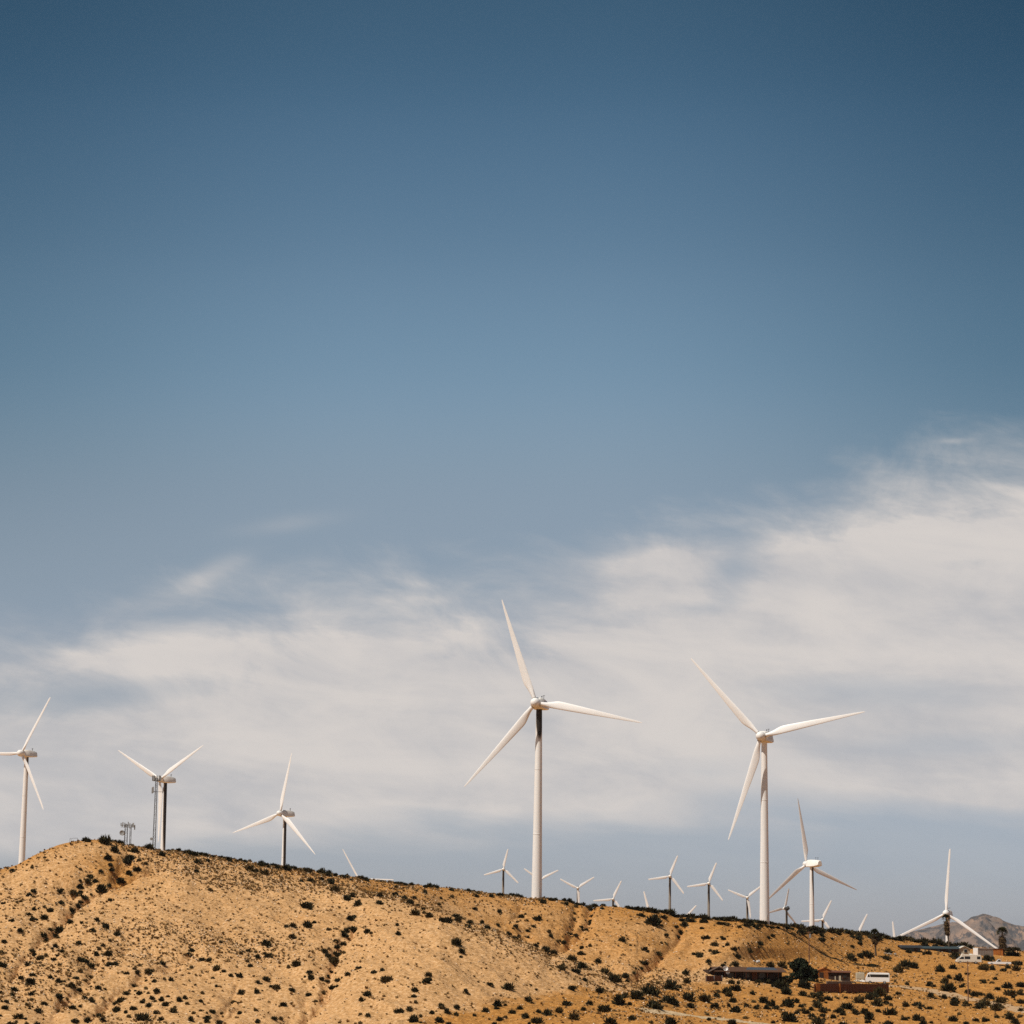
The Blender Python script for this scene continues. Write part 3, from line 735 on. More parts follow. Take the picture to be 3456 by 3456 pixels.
Z6 = "275,265,60 280,292,55 200,290,70 345,335,45 360,308,50 440,310,35 470,345,45 240,145,30 400,138,35 390,222,35 500,138,35 553,238,40 540,328,28 695,270,40 730,297,22 800,280,55 655,340,35 670,308,22 770,335,30 735,365,30 740,408,25 610,385,40 650,410,50 690,430,25 785,458,40 850,490,65 910,505,50 875,370,30 890,400,35 930,437,25 970,440,40 1005,390,40 1050,400,40 1010,342,25 1035,297,28 1042,252,28 1050,205,32 985,190,35 840,175,45 1150,228,35 1155,265,25 1145,295,35 1140,315,35 1115,355,35 1085,345,28 1220,220,30 1075,510,45 1090,475,35 1140,460,30 1195,562,50 1025,548,60 1095,590,70 1240,630,65 960,602,60 1045,622,65 1300,670,95 1385,692,35 1105,682,40 1025,742,55 1205,752,65 610,725,75 490,712,50 335,762,45 270,437,70 300,497,50 298,535,30 755,720,20 790,752,22 1350,420,45 1405,460,22 1500,485,48 1640,398,35 1610,445,28 1643,457,22 1730,380,45 1718,415,40 1700,340,35 1760,320,55 1590,515,55 1495,575,50 1480,612,35 1440,615,25 1430,650,35 1870,348,28 1850,520,45 1560,292,110 1765,640,50 1525,715,30 1585,707,28 1680,715,110 1775,690,60 1540,750,130 1450,780,95 1560,845,90 1660,805,100 1690,835,60 1785,795,80 1790,850,60 1320,810,110 1225,865,85 1405,840,40 995,835,65 940,880,65 1035,920,75 865,895,70 805,890,45 800,945,80 680,865,45 635,890,50 715,918,55 560,935,50 465,883,50 535,868,35 390,917,28 270,910,35 205,890,50 175,855,50 275,860,50 160,945,55 225,970,50 110,900,35 540,838,60 740,810,60 590,850,30 1140,835,50 1280,950,80 1670,955,80 1410,935,50 520,970,40 1100,875,40 1540,965,30"
Z7 = "315,35,90 548,60,70 595,140,60 440,130,90 440,225,100 683,200,70 885,235,90 1020,140,80 1005,200,60 1130,60,60 1185,18,70 738,300,80 685,380,110 545,405,70 1150,405,110 1310,405,110 230,275,90 365,355,80 1455,5,60 1545,8,60 1825,80,80 865,140,40 1380,140,40 695,695,130 590,740,130 465,790,80 620,790,100 670,860,100 690,970,150 300,840,150 440,935,110 925,775,70 1290,670,150 1370,745,130 1600,660,140 1080,860,120 1170,910,110 1120,955,90 1240,960,80 965,955,80 850,935,70 935,880,60 1380,880,170 1560,935,70 1570,780,90 1740,790,140 1780,920,130 1860,990,110 1620,1010,100 1510,1020,80 1700,1060,90 1340,1030,90 1400,1080,190 1840,1060,70 360,1110,60 335,1050,50 660,1155,110 1200,1150,60 1780,1130,150 830,1090,60 1890,840,70 1810,850,100"
Z8 = "855,455,80 970,390,100 340,340,90 515,320,60 1090,560,180 970,580,100 830,610,160 615,1290,60 740,1280,60 470,1290,110 970,1310,170 1150,1260,170 1280,1340,200 1400,1360,90 760,1400,180 650,1480,140 690,1540,100 910,1520,110 1060,1500,130 1110,1580,170 1280,1490,90 1470,1500,180 545,1590,90 365,1570,80 1110,1660,100 1430,1690,160 1690,1620,100 1750,1050,60 1545,1010,50 1520,940,50 1690,710,200 1600,800,180 1850,750,150 1720,1390,120 1610,1210,80 700,1700,130 200,1580,90 1440,520,120 1420,630,130"
Z9 = "565,1030,160 750,1000,120 840,1170,150 630,1230,130 690,1330,200 400,1280,120 30,1275,50 910,1310,90 985,1110,60 1255,1240,100 1440,1190,70 1390,1255,60 1000,1410,90 1100,1435,110 1200,1440,90 400,1460,120 620,1480,100 780,1530,150 780,1590,130 980,1590,130 1200,1610,150 1300,1580,150 1360,1480,140 1530,1530,160 1450,1650,170 1180,1660,90 200,1600,140 385,1660,90 170,1820,150 300,1890,130 770,1830,160 1130,1850,90 860,1760,70 1270,1860,100 1470,1800,90 1690,1800,150 1760,1880,130 1840,1800,70 970,1910,90 1640,1290,170 1860,1280,150 1700,1410,170 1830,1420,120 1850,1560,110 1730,1490,60 1570,1050,100 1260,1000,170 1320,860,150 1400,1030,90 1800,930,150 1780,1020,150 820,850,100 1850,1700,80"
bush = []
for S_, k, ou, ov_ in ((Z4, .4141, 0, 2780), (Z5, .4141, 700, 2850), (Z6, .5176, 1400, 2950), (Z7, .2588, 2300, 3150), (Z8, .2070, 2700, 3100), (Z9, .2102, 3056, 3050)):
    for q in S_.split():
        x, y, w = map(float, q.split(',')); bush.append((ou + x * k, ov_ + y * k, w * k * (1.12 if ou >= 2300 else 1.0), 0))
# along the skyline
bush += [(2590, 3308, 34, 0), (2640, 3310, 42, 0), (2560, 3310, 22, 0), (2470, 3312, 24, 0), (2418, 3317, 20, 0), (2972, 3348, 46, 0), (2945, 3356, 36, 0), (2768, 3352, 26, 0), (3290, 3240, 30, 0), (3225, 3222, 34, 0), (3130, 3212, 26, 0), (3066, 3208, 24, 0)]
rr = random.Random(3)
u = 180
while u < 3440:
    w = rr.uniform(13, 26) if u < 2150 else rr.uniform(20, 38)
    dens = .35 if u < 560 else .72 if u < 1180 else .6 if u < 1500 else .55 if u < 1900 else .8 if u < 2200 else 1.0
    if rr.random() < dens and not (1765 < u < 1835) and not 3280 < u < 3400:
        bush.append((u, float(np.interp(u, *V_R)) + rr.uniform(-2, 5), w, 1))
        if u > 2150 and rr.random() < .7: bush.append((u + rr.uniform(-10, 10), float(np.interp(u, *V_R)) + rr.uniform(8, 22), w * rr.uniform(.7, 1), 1))
    u += w * (rr.uniform(.6, 1.1) if u < 2100 else rr.uniform(.45, .8))

for q_ in list(bush):
    for k in range(2 if q_[0] > 2250 and q_[1] > 3240 else 1):
        if not q_[3] and rr.random() < .62: bush.append((q_[0] + rr.uniform(-.9, .9) * q_[2], q_[1] + rr.uniform(-.35, .45) * q_[2], q_[2] * rr.uniform(.25, .6), 0))
placed = []
for (u, v, w, sky) in bush:
    vb = v + (.36 * w if not sky else 3)
    p, d = hit(u, vb)
    wm = w * (1.06 if not sky else 1.2) * d / F
    placed.append((wm * F / d, u, v, p, wm, sky, d))
placed.sort(key=lambda q: -q[0])
used = set()
def spot(u, v):
    a, b_ = u / W * 100, (W - v) / W * 100
    for st in (0, 1, -1):
        la = str(round(a) + st); lb = f"{b_:.1f}"
        if (la, lb) not in used: break
    used.add((la, lb)); return la, lb
stuff_v, stuff_f, no = [], [], 0
dry_v, dry_f, dno = [], [], 0
for i, (px, u, v, p, wm, sky, d) in enumerate(placed):
    k = i % len(SH); rz = rr.uniform(0, 6.28); hz = wm * rr.uniform(.85, 1.2) * (.7 if sky and u > 2100 else .85 if sky else 1); wx = wm * rr.uniform(.95, 1.15)
    if i < 296:
        o = bpy.data.objects.new('shrub', SHM[k]); COL.objects.link(o)
        o.location = (p.x, p.y, p.z - .05 * wm); o.rotation_euler = (0, 0, rz); o.scale = (wx, wx, hz)
        size = 'broad' if px > 34 else 'wide' if px > 27 else 'middling' if px > 22 else 'small'
        if sky: zone, grp = 'on the ridge skyline', 'shrubs along the ridge skyline'
        elif u > 2250 and v > 3240: zone, grp = 'on the flat by the houses', 'shrubs on the orange flat by the houses'
        elif v > float(np.interp(u, *V_B)) - 6: zone, grp = 'on the low orange bench', 'shrubs on the orange bench below the hill'
        elif u > 1450 and v < float(np.interp(u, *V_S)): zone, grp = 'on the slope below big turbines', 'shrubs on the slope under the big turbines'
        else: zone, grp = 'on the pale stony hill', 'shrubs on the pale stony hill'
        la, lb = spot(u, v)
        tag(o, f'{size} dark shrub {zone}, {la} percent across, {lb} percent up', 'shrub', grp)
    else:
        vv = SH[k][0] * np.array([wx, wx, hz]); c_, s_ = math.cos(rz), math.sin(rz)
        vv = np.stack([vv[:, 0] * c_ - vv[:, 1] * s_ + p.x, vv[:, 0] * s_ + vv[:, 1] * c_ + p.y, vv[:, 2] + p.z - .05 * wm], -1)
        if px < 19 and rr.random() < .55: dry_v.append(vv); dry_f.append(SH[k][1] + dno); dno += len(vv)
        else: stuff_v.append(vv); stuff_f.append(SH[k][1] + no); no += len(vv)
for i in range(420):                                   # the slope goes on past both sides of the photograph
    a_ = R_(rr.uniform(11.5, 17.5)) * rr.choice((-1, 1)); d_ = rr.uniform(400, 560 if a_ < 0 else 840)
    x_, y_ = math.sin(a_) * d_, math.cos(a_) * d_; w_ = rr.uniform(1.0, 3.0); k = i % len(SH)
    vv = SH[k][0] * w_ + np.array([x_, y_, zat(x_, y_)])
    stuff_v.append(vv); stuff_f.append(SH[k][1] + no); no += len(vv)
o = bpy.data.objects.new('dry_scrub', np_mesh('dry_scrub', np.concatenate(dry_v), np.concatenate(dry_f), M['straw'], 4)); COL.objects.link(o)
tag(o, 'scattered small straw brown scrub over the whole hillside', 'scrub', kind='stuff')
o = bpy.data.objects.new('low_scrub', np_mesh('low_scrub', np.concatenate(stuff_v), np.concatenate(stuff_f), M['shrub'], 4)); COL.objects.link(o)
tag(o, 'scattered small dark scrub over the whole hillside', 'scrub', kind='stuff')

# dry tufts and stones: nobody could count them
def scatter(n, seed):
    r = np.random.default_rng(seed); out = []
    while len(out) < n:
        m_ = n * 3
        a = r.uniform(R_(-15.5), R_(15.5), m_); j = np.clip(np.searchsorted(AZ, a), 1, nc - 1)
        q = np.sqrt(r.uniform(0, 1, m_)); d0 = 395.0; d1 = KD[7][j] - 1
        d = d0 + (d1 - d0) * q
        x, y = np.sin(a) * d, np.cos(a) * d
        den = .18 + 1.1 * sstep(-.08, .22, fbm(x / 30, y / 30, 200, 3))
        uu, vv = np.interp(a, AZ, PU[RIDGE_ROW]), None
        den = den * np.where((uu > 2250), .38, 1)
        for i in np.nonzero(r.uniform(0, 1, m_) < den)[0]:
            out.append((x[i], y[i]))
            if len(out) >= n: break
    return out
def zgrid(pts):
    return [zat(x, y) for x, y in pts]
r = np.random.default_rng(5)
pts = scatter(24000, 5); zz = zgrid(pts)
bases = []
for s in range(8):
    q = np.random.default_rng(100 + s); vs = []; fs = []
    for i in range(12):
        an = q.uniform(0, 6.28); el = q.uniform(.3, 1.4); L = q.uniform(.35, .6)
        e = np.array([math.cos(an) * math.cos(el), math.sin(an) * math.cos(el), math.sin(el)]); w = np.cross(e, q.normal(size=3)); w /= np.linalg.norm(w)
        o_ = len(vs); vs += [e * .02, e * L * .5 + w * .13, e * L, e * L * .5 - w * .13]; fs.append((o_, o_ + 1, o_ + 2, o_ + 3))
    bases.append((np.array(vs), np.array(fs)))
tv, tf, no = [], [], 0
for i, ((x, y), z) in enumerate(zip(pts, zz)):
    vs, fs = bases[i % 8]; sc = .34 + .72 * r.random() ** 2.6
    an = r.uniform(0, 6.28); c_, s_ = math.cos(an), math.sin(an)
    tv.append(np.stack([(vs[:, 0] * c_ - vs[:, 1] * s_) * sc + x, (vs[:, 0] * s_ + vs[:, 1] * c_) * sc + y, vs[:, 2] * sc + z], -1)); tf.append(fs + no); no += len(vs)
o = bpy.data.objects.new('dry_tufts', np_mesh('dry_tufts', np.concatenate(tv), np.concatenate(tf), M['tuft'], 4)); COL.objects.link(o)
tag(o, 'countless small dry brown grass tufts on the slope', 'dry grass', kind='stuff')
pts = scatter(15000, 9); zz = zgrid(pts)
oc = np.array([(1, 0, 0), (0, 1, 0), (-1, 0, 0), (0, -1, 0), (0, 0, 1), (0, 0, -.6)], float)
of = np.array([(0, 1, 4), (1, 2, 4), (2, 3, 4), (3, 0, 4), (1, 0, 5), (2, 1, 5), (3, 2, 5), (0, 3, 5)])
tv, tf, no = [], [], 0
for (x, y), z in zip(pts, zz):
    sc = .08 + .17 * r.random() ** 3
    vs = oc * r.uniform(.6, 1.3, (6, 1)) * np.array([1.3, 1.1, .8]) * sc
    an = r.uniform(0, 6.28); c_, s_ = math.cos(an), math.sin(an)
    tv.append(np.stack([vs[:, 0] * c_ - vs[:, 1] * s_ + x, vs[:, 0] * s_ + vs[:, 1] * c_ + y, vs[:, 2] + z + .03], -1)); tf.append(of + no); no += 6
o = bpy.data.objects.new('loose_stones', np_mesh('loose_stones', np.concatenate(tv), np.concatenate(tf), M['stone'], 3)); COL.objects.link(o)
tag(o, 'loose pale stones strewn over the slope', 'stones', kind='stuff')

# ------------------------------------------------------------------ trees
def leaf_cloud(mb, n, blobs, size, r, droop=0.0):
    for i in range(n):
        c, rad = blobs[r.integers(len(blobs))]
        q = r.normal(size=3); q /= np.linalg.norm(q); q *= r.uniform(.45, 1.0) ** .5
        p = np.array(c) + q * np.array(rad)
        e = r.normal(size=3); e /= np.linalg.norm(e); w = np.cross(e, r.normal(size=3)); w /= np.linalg.norm(w)
        s = size * r.uniform(.6, 1.3)
        mb.add([p - e * s, p + w * s * .5, p + e * s, p - w * s * .5], [(0, 1, 2, 3)])

def bushy_tree(u, v, h, w, label, seed, n=1500):
    p, d = hit(u, v); r = np.random.default_rng(seed)
    t = thing('shade_tree', label, 'tree', (p.x, p.y, p.z - .25))
    tr = MB()
    tr.tube([(0, 0, 0), (.05, 0, h * .3), (-.1, .1, h * .65)], [.28, .2, .1], 8)
    for k in range(6):
        a = k * 1.05; tr.tube([(.02, 0, h * (.18 + .05 * k)), (w * .22 * math.cos(a), w * .22 * math.sin(a), h * (.38 + .06 * k)), (w * .36 * math.cos(a), w * .36 * math.sin(a), h * (.5 + .06 * k))], [.13, .08, .04], 6)
    tr.build('trunk', M['bark'], t)
    blobs = []
    for k in range(22):
        a = r.uniform(0, 6.28); q = r.uniform(.05, .42) * w; zc = h * r.uniform(.08, .86); q *= 1.2 - .75 * zc / h
        blobs.append(((q * math.cos(a), q * math.sin(a), zc), (w * r.uniform(.12, .2), w * r.uniform(.12, .2), h * r.uniform(.09, .17))))
    cr = MB(); leaf_cloud(cr, n, blobs, .34, r); cr.build('crown', M['tree_leaf'], t)
    return t
bushy_tree(2700, 3326, 6.9, 6.4, 'biggest dark tree, beside the brown ranch house and timber pole', 1, 4200)
bushy_tree(2744, 3312, 3.4, 3.6, 'low dark tree tucked against the rusty shed', 2, 800)
bushy_tree(3345, 3240, 1.1, 3.4, 'low dark tree between the camper and the white pickup', 4, 700)

def palm(u, v, vtop, label, seed, lean=0, skirt=.5, full=1.0, w=1.0):
    p, d = hit(u, v); r = np.random.default_rng(seed); h = (v - vtop) / F * d; hc = h - .9 * w
    t = thing('palm_tree', label, 'palm tree', (p.x, p.y, p.z - .1))
    tr = MB(); tr.tube([(0, 0, 0), (lean * .35, 0, hc * .4), (lean, 0, hc)], [.30, .22, .20], 10); tr.build('trunk', M['bark'], t)
    def fronds(n, e0, e1, L, mat, name, z0, z1):
        mb = MB()
        for i in range(int(n * 1.7)):
            an = r.uniform(0, 6.28); el = R_(r.uniform(e0, e1)); zb = r.uniform(z0, z1)
            e = np.array([math.cos(an) * math.cos(el), math.sin(an) * math.cos(el), math.sin(el)])
            side = np.array([-math.sin(an), math.cos(an), 0]); dn = np.array([0, 0, -1.0])
            b0 = np.array([lean * min(1, zb / hc), 0, zb]); c = b0 + e * L * .55
            mb.add([b0 + side * .03, c + side * .03, c - side * .03, b0 - side * .03], [(0, 1, 2, 3)])
            for k in range(9):                                   # fan of narrow leaflets
                f = R_(-70 + 17.5 * k); tip = c + (e * math.cos(f) + side * math.sin(f)) * L * .6 * r.uniform(.8, 1.1) + dn * L * .16 * r.uniform(.3, 1.2)
                g_ = (e * math.cos(f + 1.57) + side * math.sin(f + 1.57)) * .07
                m_ = (c + tip) / 2
                mb.add([c, m_ + g_, tip, m_ - g_], [(0, 1, 2, 3)])
        mb.build(name, mat, t)
    fronds(int(34 * full), -15, 85, 1.25 * w, M['palm_leaf'], 'crown', hc - .2, hc + .15)
    if skirt: fronds(int(60 * skirt + 14), -88, -35, 1.15 * w, M['palm_dead'], 'skirt', hc - h * .45 * skirt, hc)
palm(3205, 3216, 3092, 'tallest palm, slender, in front of the pale turbine tower', 11, -.9, .75, 1.2, 1.15)
palm(3388, 3226, 3136, 'stout palm with a thick shaggy skirt beside the orange shed', 12, -.4, 1.0, 1.5, 1.6)
palm(2956, 3227, 3141, 'thin palm on the slope above the white minibus', 13, -.3, .5, 1.0, 1.15)

# ------------------------------------------------------------------ poles
def pole(u, v, vtop, label, arm, r0=.14):
    p, d = hit(u, v); h = (v - vtop) / F * d + .3
    t = thing('utility_pole', label, 'utility pole', (p.x, p.y, p.z - .3))
    MB().tube([(0, 0, 0), (0, 0, h)], [r0, r0 * .75], 10).build('shaft', M['pole'], t, smooth=True)
    if arm: MB().box((0, -.14, h - .25), (arm, .1, .14)).build('crossarm', M['pole'], t)
    return t, h
t, h = pole(2731, 3252, 3148, 'timber pole with a pale transformer can, rising behind the big dark tree', .9)
cn = MB(); cn.tube([(.28, 0, h - 1.5), (.28, 0, h - .55)], .22, 12); cn.build('transformer', M['antenna'], t, smooth=True)
t, h = pole(3268, 3380, 3250, 'brown timber pole standing by the dirt road below the camper', 2.2)
for x in (-.95, -.4, .4, .95): MB().tube([(x, -.14, h - .18), (x, -.14, h - .02)], .05, 6).build('insulator', M['antenna'], t)

# ------------------------------------------------------------------ houses and sheds
def gable(mb, x0, x1, y0, y1, z, rise, over=.35, th=.12):
    """ridge along x"""
    ym = (y0 + y1) / 2
    pr = [(y0 - over, z - .1), (ym, z + rise), (y1 + over, z - .1), (y1 + over, z - .1 + th), (ym, z + rise + th), (y0 - over, z - .1 + th)]
    n = 6
    vs = [(x0 - over, y, q) for y, q in pr] + [(x1 + over, y, q) for y, q in pr]
    fs = [tuple(range(n)), tuple(range(2 * n - 1, n - 1, -1))] + [(i, n + i, n + (i + 1) % n, (i + 1) % n) for i in range(n)]
    return mb.add(vs, fs)

def xw(u0, u1, d): return (u1 - u0) / F * d

# long brown ranch house
p, d = hit(2515, 3309)
t = thing('ranch_house', 'long low brown ranch house with a blue-grey roof sheet and deep porch', 'house', (p.x, p.y + 2.2, p.z - .2), R_(9))
L = xw(2405, 2662, d)
wl = MB(); wl.box((0, 1.6, 1.15), (L - .4, 5.0, 2.3))
wl.build('wall', M['wood_dark'], t)
rf = MB(); gable(rf, -L / 2 + 1.5, L / 2, -2.4, 4.3, 2.0, .8); roof = rf.build('roof', M['roof_brown'], t)
sl_ = .95 / 3.45
pan = MB(); pan.add([(-.3, -1.95, 2.15), (L / 2 - 1.0, -1.95, 2.15), (L / 2 - 1.6, .6, 2.86), (.9, .6, 2.86), (-.3, -1.95, 2.19), (L / 2 - 1.0, -1.95, 2.19), (L / 2 - 1.6, .6, 2.90), (.9, .6, 2.90)],
        [(3, 2, 1, 0), (4, 5, 6, 7), (0, 1, 5, 4), (1, 2, 6, 5), (2, 3, 7, 6), (3, 0, 4, 7)])
pan.build('roof_sheet', M['roof_blue'], roof)
gb = MB(); xg = -L / 2 + 2.2
gb.add([(xg - 1.9, -2.2, 1.95), (xg + 1.9, -2.2, 1.95), (xg, -2.2, 2.85), (xg - 1.9, 1.2, 1.95), (xg + 1.9, 1.2, 1.95), (xg, 1.2, 2.85)], [(0, 1, 2), (5, 4, 3), (0, 2, 5, 3), (1, 4, 5, 2), (0, 3, 4, 1)])
gb.build('front_gable', M['wood_dark'], t)
MB().tube([(xg - 2.2, -2.3, 1.9), (xg, -2.3, 3.0), (xg + 2.2, -2.3, 1.9)], .09, 5).build('bargeboard', M['picket'], t)
for k in range(7):
    MB().box((-L / 2 + 1.2 + k * (L - 2) / 6.2, -1.75, 1.0), (.13, .13, 2.0)).build('porch_post', M['wood_red'], t)
for x in (-3.2, .2, 3.6):
    w_ = MB(); w_.box((x, -.94, 1.25), (1.3, .08, .95)); wo = w_.build('window', M['picket'], t); MB().box((x, -.99, 1.25), (1.12, .06, .78)).build('pane', M['glass'], wo)
MB().box((1.9, -.94, 1.0), (.95, .08, 1.95)).build('door', M['wood_red'], t)
for (u_, v_, lab) in ((2449, 3268, 'larger white dish on the brown ranch house gable, the upper one'), (2456, 3281, 'smaller white dish just below the other on the brown ranch house gable')):
    q = at(u_, v_, d - 1.1)
    ds = MB(); rr_ = .52 if v_ < 3275 else .42
    ds.rings([[(rr_ * s_ * math.cos(6.2832 * k / 16), -w_, rr_ * s_ * math.sin(6.2832 * k / 16)) for k in range(16)] for s_, w_ in ((.1, 0), (.5, .04), (.85, .12), (1, .2), (.97, .21), (.5, .06), (.12, .02))])
    tt_ = thing('satellite_dish', lab, 'satellite dish', q, 0, 'dishes on the ranch house')
    ds.build('reflector', M['wbright'], tt_, smooth=True)
    am = MB(); am.tube([(0, .02, -.1), (0, .35, -.5), (0, .5, -.75)], .04, 6); am.tube([(0, -.15, -rr_), (0, -.5, -.05)], .025, 5); am.build('arm', M['galv'], tt_)

def plank_fence(name, u0, v0, u1, v1, hgt, mat, label, cat='fence', ends=None, posts=(), cap=None):
    p0, d0 = hit(u0, v0); p1, d1 = hit(u1, v1)
    L_ = (Vector((p1.x, p1.y, 0)) - Vector((p0.x, p0.y, 0))).length; rz = math.atan2(p1.y - p0.y, p1.x - p0.x)
    t_ = thing(name, label, cat, (p0.x, p0.y, min(p0.z, p1.z) - .15), rz)
    n = max(4, int(L_ / .3)); bd = MB(); sl2 = (p1.z - p0.z)
    z0 = p0.z - min(p0.z, p1.z)
    for k in range(n):
        x = (k + .5) * L_ / n
        bd.box((x, (k % 2) * .025, z0 + sl2 * x / L_ + hgt / 2), (L_ / n * .96, .05, hgt + .3 + .03 * math.sin(k * 2.3)))
    bd.build('boards', mat, t_)
    for x, w_, mt_ in posts: MB().box((x * L_, -.09, z0 + sl2 * x + hgt / 2 + .05), (w_, .12, hgt + .35)).build('post', mt_, t_)
    if cap: MB().tube([(0, 0, z0 + hgt + .22), (L_, 0, z0 + sl2 + hgt + .22)], .06, 5).build('top_rail', cap, t_)
    return t_
plank_fence('board_fence', 2381, 3313, 2437, 3312, 1.15, M['wood_red'], 'short red-brown board fence at the near end of the ranch house', posts=((.02, .12, M['picket']), (.5, .12, M['antenna']), (.98, .12, M['antenna'])))
plank_fence('retaining_wall', 2748, 3349, 3000, 3349, 1.75, M['wood_red'], 'long dark red retaining wall of upright boards below the minibus', 'wall', posts=((.045, 1.6, M['orange']), (.33, .5, M['orange'])))
plank_fence('picket_fence', 2789, 3324, 2874, 3324, .65, M['picket'], 'low grey picket railing on top of the long red wall', posts=((.01, .1, M['picket']), (.5, .1, M['picket']), (.99, .1, M['picket'])), cap=M['picket'])

# rusty shed
p, d = hit(2777, 3302)
t = thing('tin_shed', 'rusty orange tin shed with a sloping roof beside the big dark tree', 'shed', (p.x, p.y + 1.2, p.z - .2), R_(4))
L = xw(2750, 2800, d)
w_ = MB()
pr = [(-L / 2, 0), (L / 2, 0), (L / 2, 2.0), (L * .12, 2.5), (-L / 2, 1.75)]
w_.prism(pr, -1.3, 1.6)
for k in range(12): w_.box((-L / 2 + (k + .5) * L / 12, -1.32, .85), (.06, .05, 1.68))
w_.build('wall', M['rust'], t)
r_ = MB(); r_.add([(-L / 2 - .2, -1.5, 1.73), (L * .12, -1.5, 2.56), (L / 2 + .2, -1.5, 1.98), (-L / 2 - .2, 1.8, 1.73), (L * .12, 1.8, 2.56), (L / 2 + .2, 1.8, 1.98)], [(0, 1, 4, 3), (1, 2, 5, 4), (3, 4, 1, 0), (4, 5, 2, 1)])
r_.build('roof', M['rust'], t)
MB().box((-.4, -1.36, .75), (.9, .06, 1.5)).build('door', M['wood_dark'], t)
# dark cabin
p, d = hit(2834, 3311)
t = thing('timber_cabin', 'dark brown flat-topped cabin with a pale door, between rusty shed and minibus', 'cabin', (p.x, p.y + 1.6, p.z - .2), R_(-2))
L = xw(2798, 2869, d)
MB().box((0, 0, 1.0), (L, 3.2, 2.0)).build('wall', M['wood_dark'], t)
MB().add([(-L / 2 - .25, -1.95, 2.02), (L / 2 + .25, -1.95, 2.02), (L / 2 + .25, 1.9, 2.35), (-L / 2 - .25, 1.9, 2.35), (-L / 2 - .25, -1.95, 2.14), (L / 2 + .25, -1.95, 2.14), (L / 2 + .25, 1.9, 2.47), (-L / 2 - .25, 1.9, 2.47)],
         [(3, 2, 1, 0), (4, 5, 6, 7), (0, 1, 5, 4), (1, 2, 6, 5), (2, 3, 7, 6), (3, 0, 4, 7)]).build('roof', M['wood_red'], t)
MB().box((0.1, -1.63, .75), (.45, .08, 1.35)).build('door', M['beige'], t)
MB().box((-.95, -1.63, .8), (.22, .08, .9)).build('post', M['beige'], t)
wo = MB().box((1.2, -1.63, 1.1), (1.0, .08, .8)).build('window', M['wood_red'], t); MB().box((1.2, -1.68, 1.1), (.84, .05, .64)).build('pane', M['glass'], wo)

def rock_heap(name, u, v, n, spread, label, cat, mats, seed, smin=.12, smax=.4):
    p, d = hit(u, v); q = random.Random(seed)
    t_ = thing(name, label, cat, (p.x, p.y, p.z - .05))
    for mi, mt_ in enumerate(mats):
        mb = MB()
        for k in range(n):
            s_ = q.uniform(smin, smax)
            mb.box((q.uniform(-spread, spread), q.uniform(-.5, .5), s_ * .4 + q.uniform(0, .25)), (s_ * 1.5, s_, s_ * .9), q.uniform(0, 3), q.uniform(.5, .9))
        mb.build(['pale_rubble', 'dark_rubble'][mi % 2] if mi < 2 else 'rubble', mt_, t_)
rock_heap('junk_pile', 2552, 3252, 7, .75, 'small heap of white scrap on the slope above the ranch house', 'scrap heap', [M['wbright'], M['grey']], 5, .15, .45)
rock_heap('junk_pile', 2900, 3314, 8, .95, 'heap of white and tan scrap between the cabin and the minibus', 'scrap heap', [M['wbright'], M['beige']], 6, .2, .55)
rock_heap('junk_pile', 2737, 3302, 7, .55, 'heap of pale scrap in the shade under the big dark tree', 'scrap heap', [M['antenna'], M['grey']], 8, .12, .4)
rock_heap('junk_pile', 3003, 3222, 10, 1.6, 'spread of pale scrap beside the dark roofed house', 'scrap heap', [M['beige'], M['grey']], 9, .15, .5)
p, d = hit(2904, 3306)
t = thing('water_tank', 'pale pinkish box tank standing beside the parked minibus', 'tank', (p.x, p.y + .6, p.z - .1))
MB().box((0, 0, .9), (xw(2892, 2920, d), 1.6, 1.5), 0, .96).build('tank_body', M['beige'], t, bevel=.12); MB().tube([(0, 0, 1.6), (0, 0, 1.8)], .3, 12).build('lid', M['grey'], t)

# upper houses
p, d = hit(3075, 3212)
t = thing('dark_house', 'long charcoal roofed house low behind the slope, above the scrap', 'house', (p.x, p.y + 2.5, p.z - .3))
L = xw(3036, 3098, d)
MB().box((0, 0, .85), (L, 4.5, 1.7)).build('wall', M['teal'], t)
g_ = MB(); gable(g_, -L / 2, L / 2, -2.25, 2.25, 1.4, .55, .5); g_.build('roof', M['charcoal'], t)
MB().box((-.6, -2.28, .8), (1.2, .08, .8)).build('window', M['glass'], t); MB().box((1.4, -2.28, .75), (.9, .08, 1.4)).build('door', M['wood_dark'], t)
p, d = hit(3166, 3212)
t = thing('teal_house', 'long house with a teal metal roof behind the tallest palm', 'house', (p.x, p.y + 3.2, p.z - .3), R_(6))
L = xw(3102, 3236, d)
MB().box((0, 0, .6), (L, 4.6, 1.2)).build('wall', M['wood_dark'], t)
g_ = MB(); gable(g_, -L / 2, L / 2, -2.3, 2.3, 1.15, .55, .5); g_.build('roof', M['teal'], t)
for x in (-L * .3, 0, L * .28): MB().box((x, -2.33, .65), (1.0, .08, .6)).build('window', M['glass'], t)
MB().box((-L * .42, -2.33, .55), (.8, .08, 1.1)).build('door', M['wood_red'], t)
p, d = hit(3252, 3222)
t = thing('beige_house', 'small beige gable-fronted house with one dark window', 'house', (p.x, p.y + 2.2, p.z - .2), R_(8))
L = xw(3234, 3272, d)
w_ = MB(); w_.prism([(-L / 2, 0), (L / 2, 0), (L / 2, 1.75), (0, 2.55), (-L / 2, 1.75)], -2.0, 3.2); w_.build('wall', M['beige'], t)
r_ = MB()
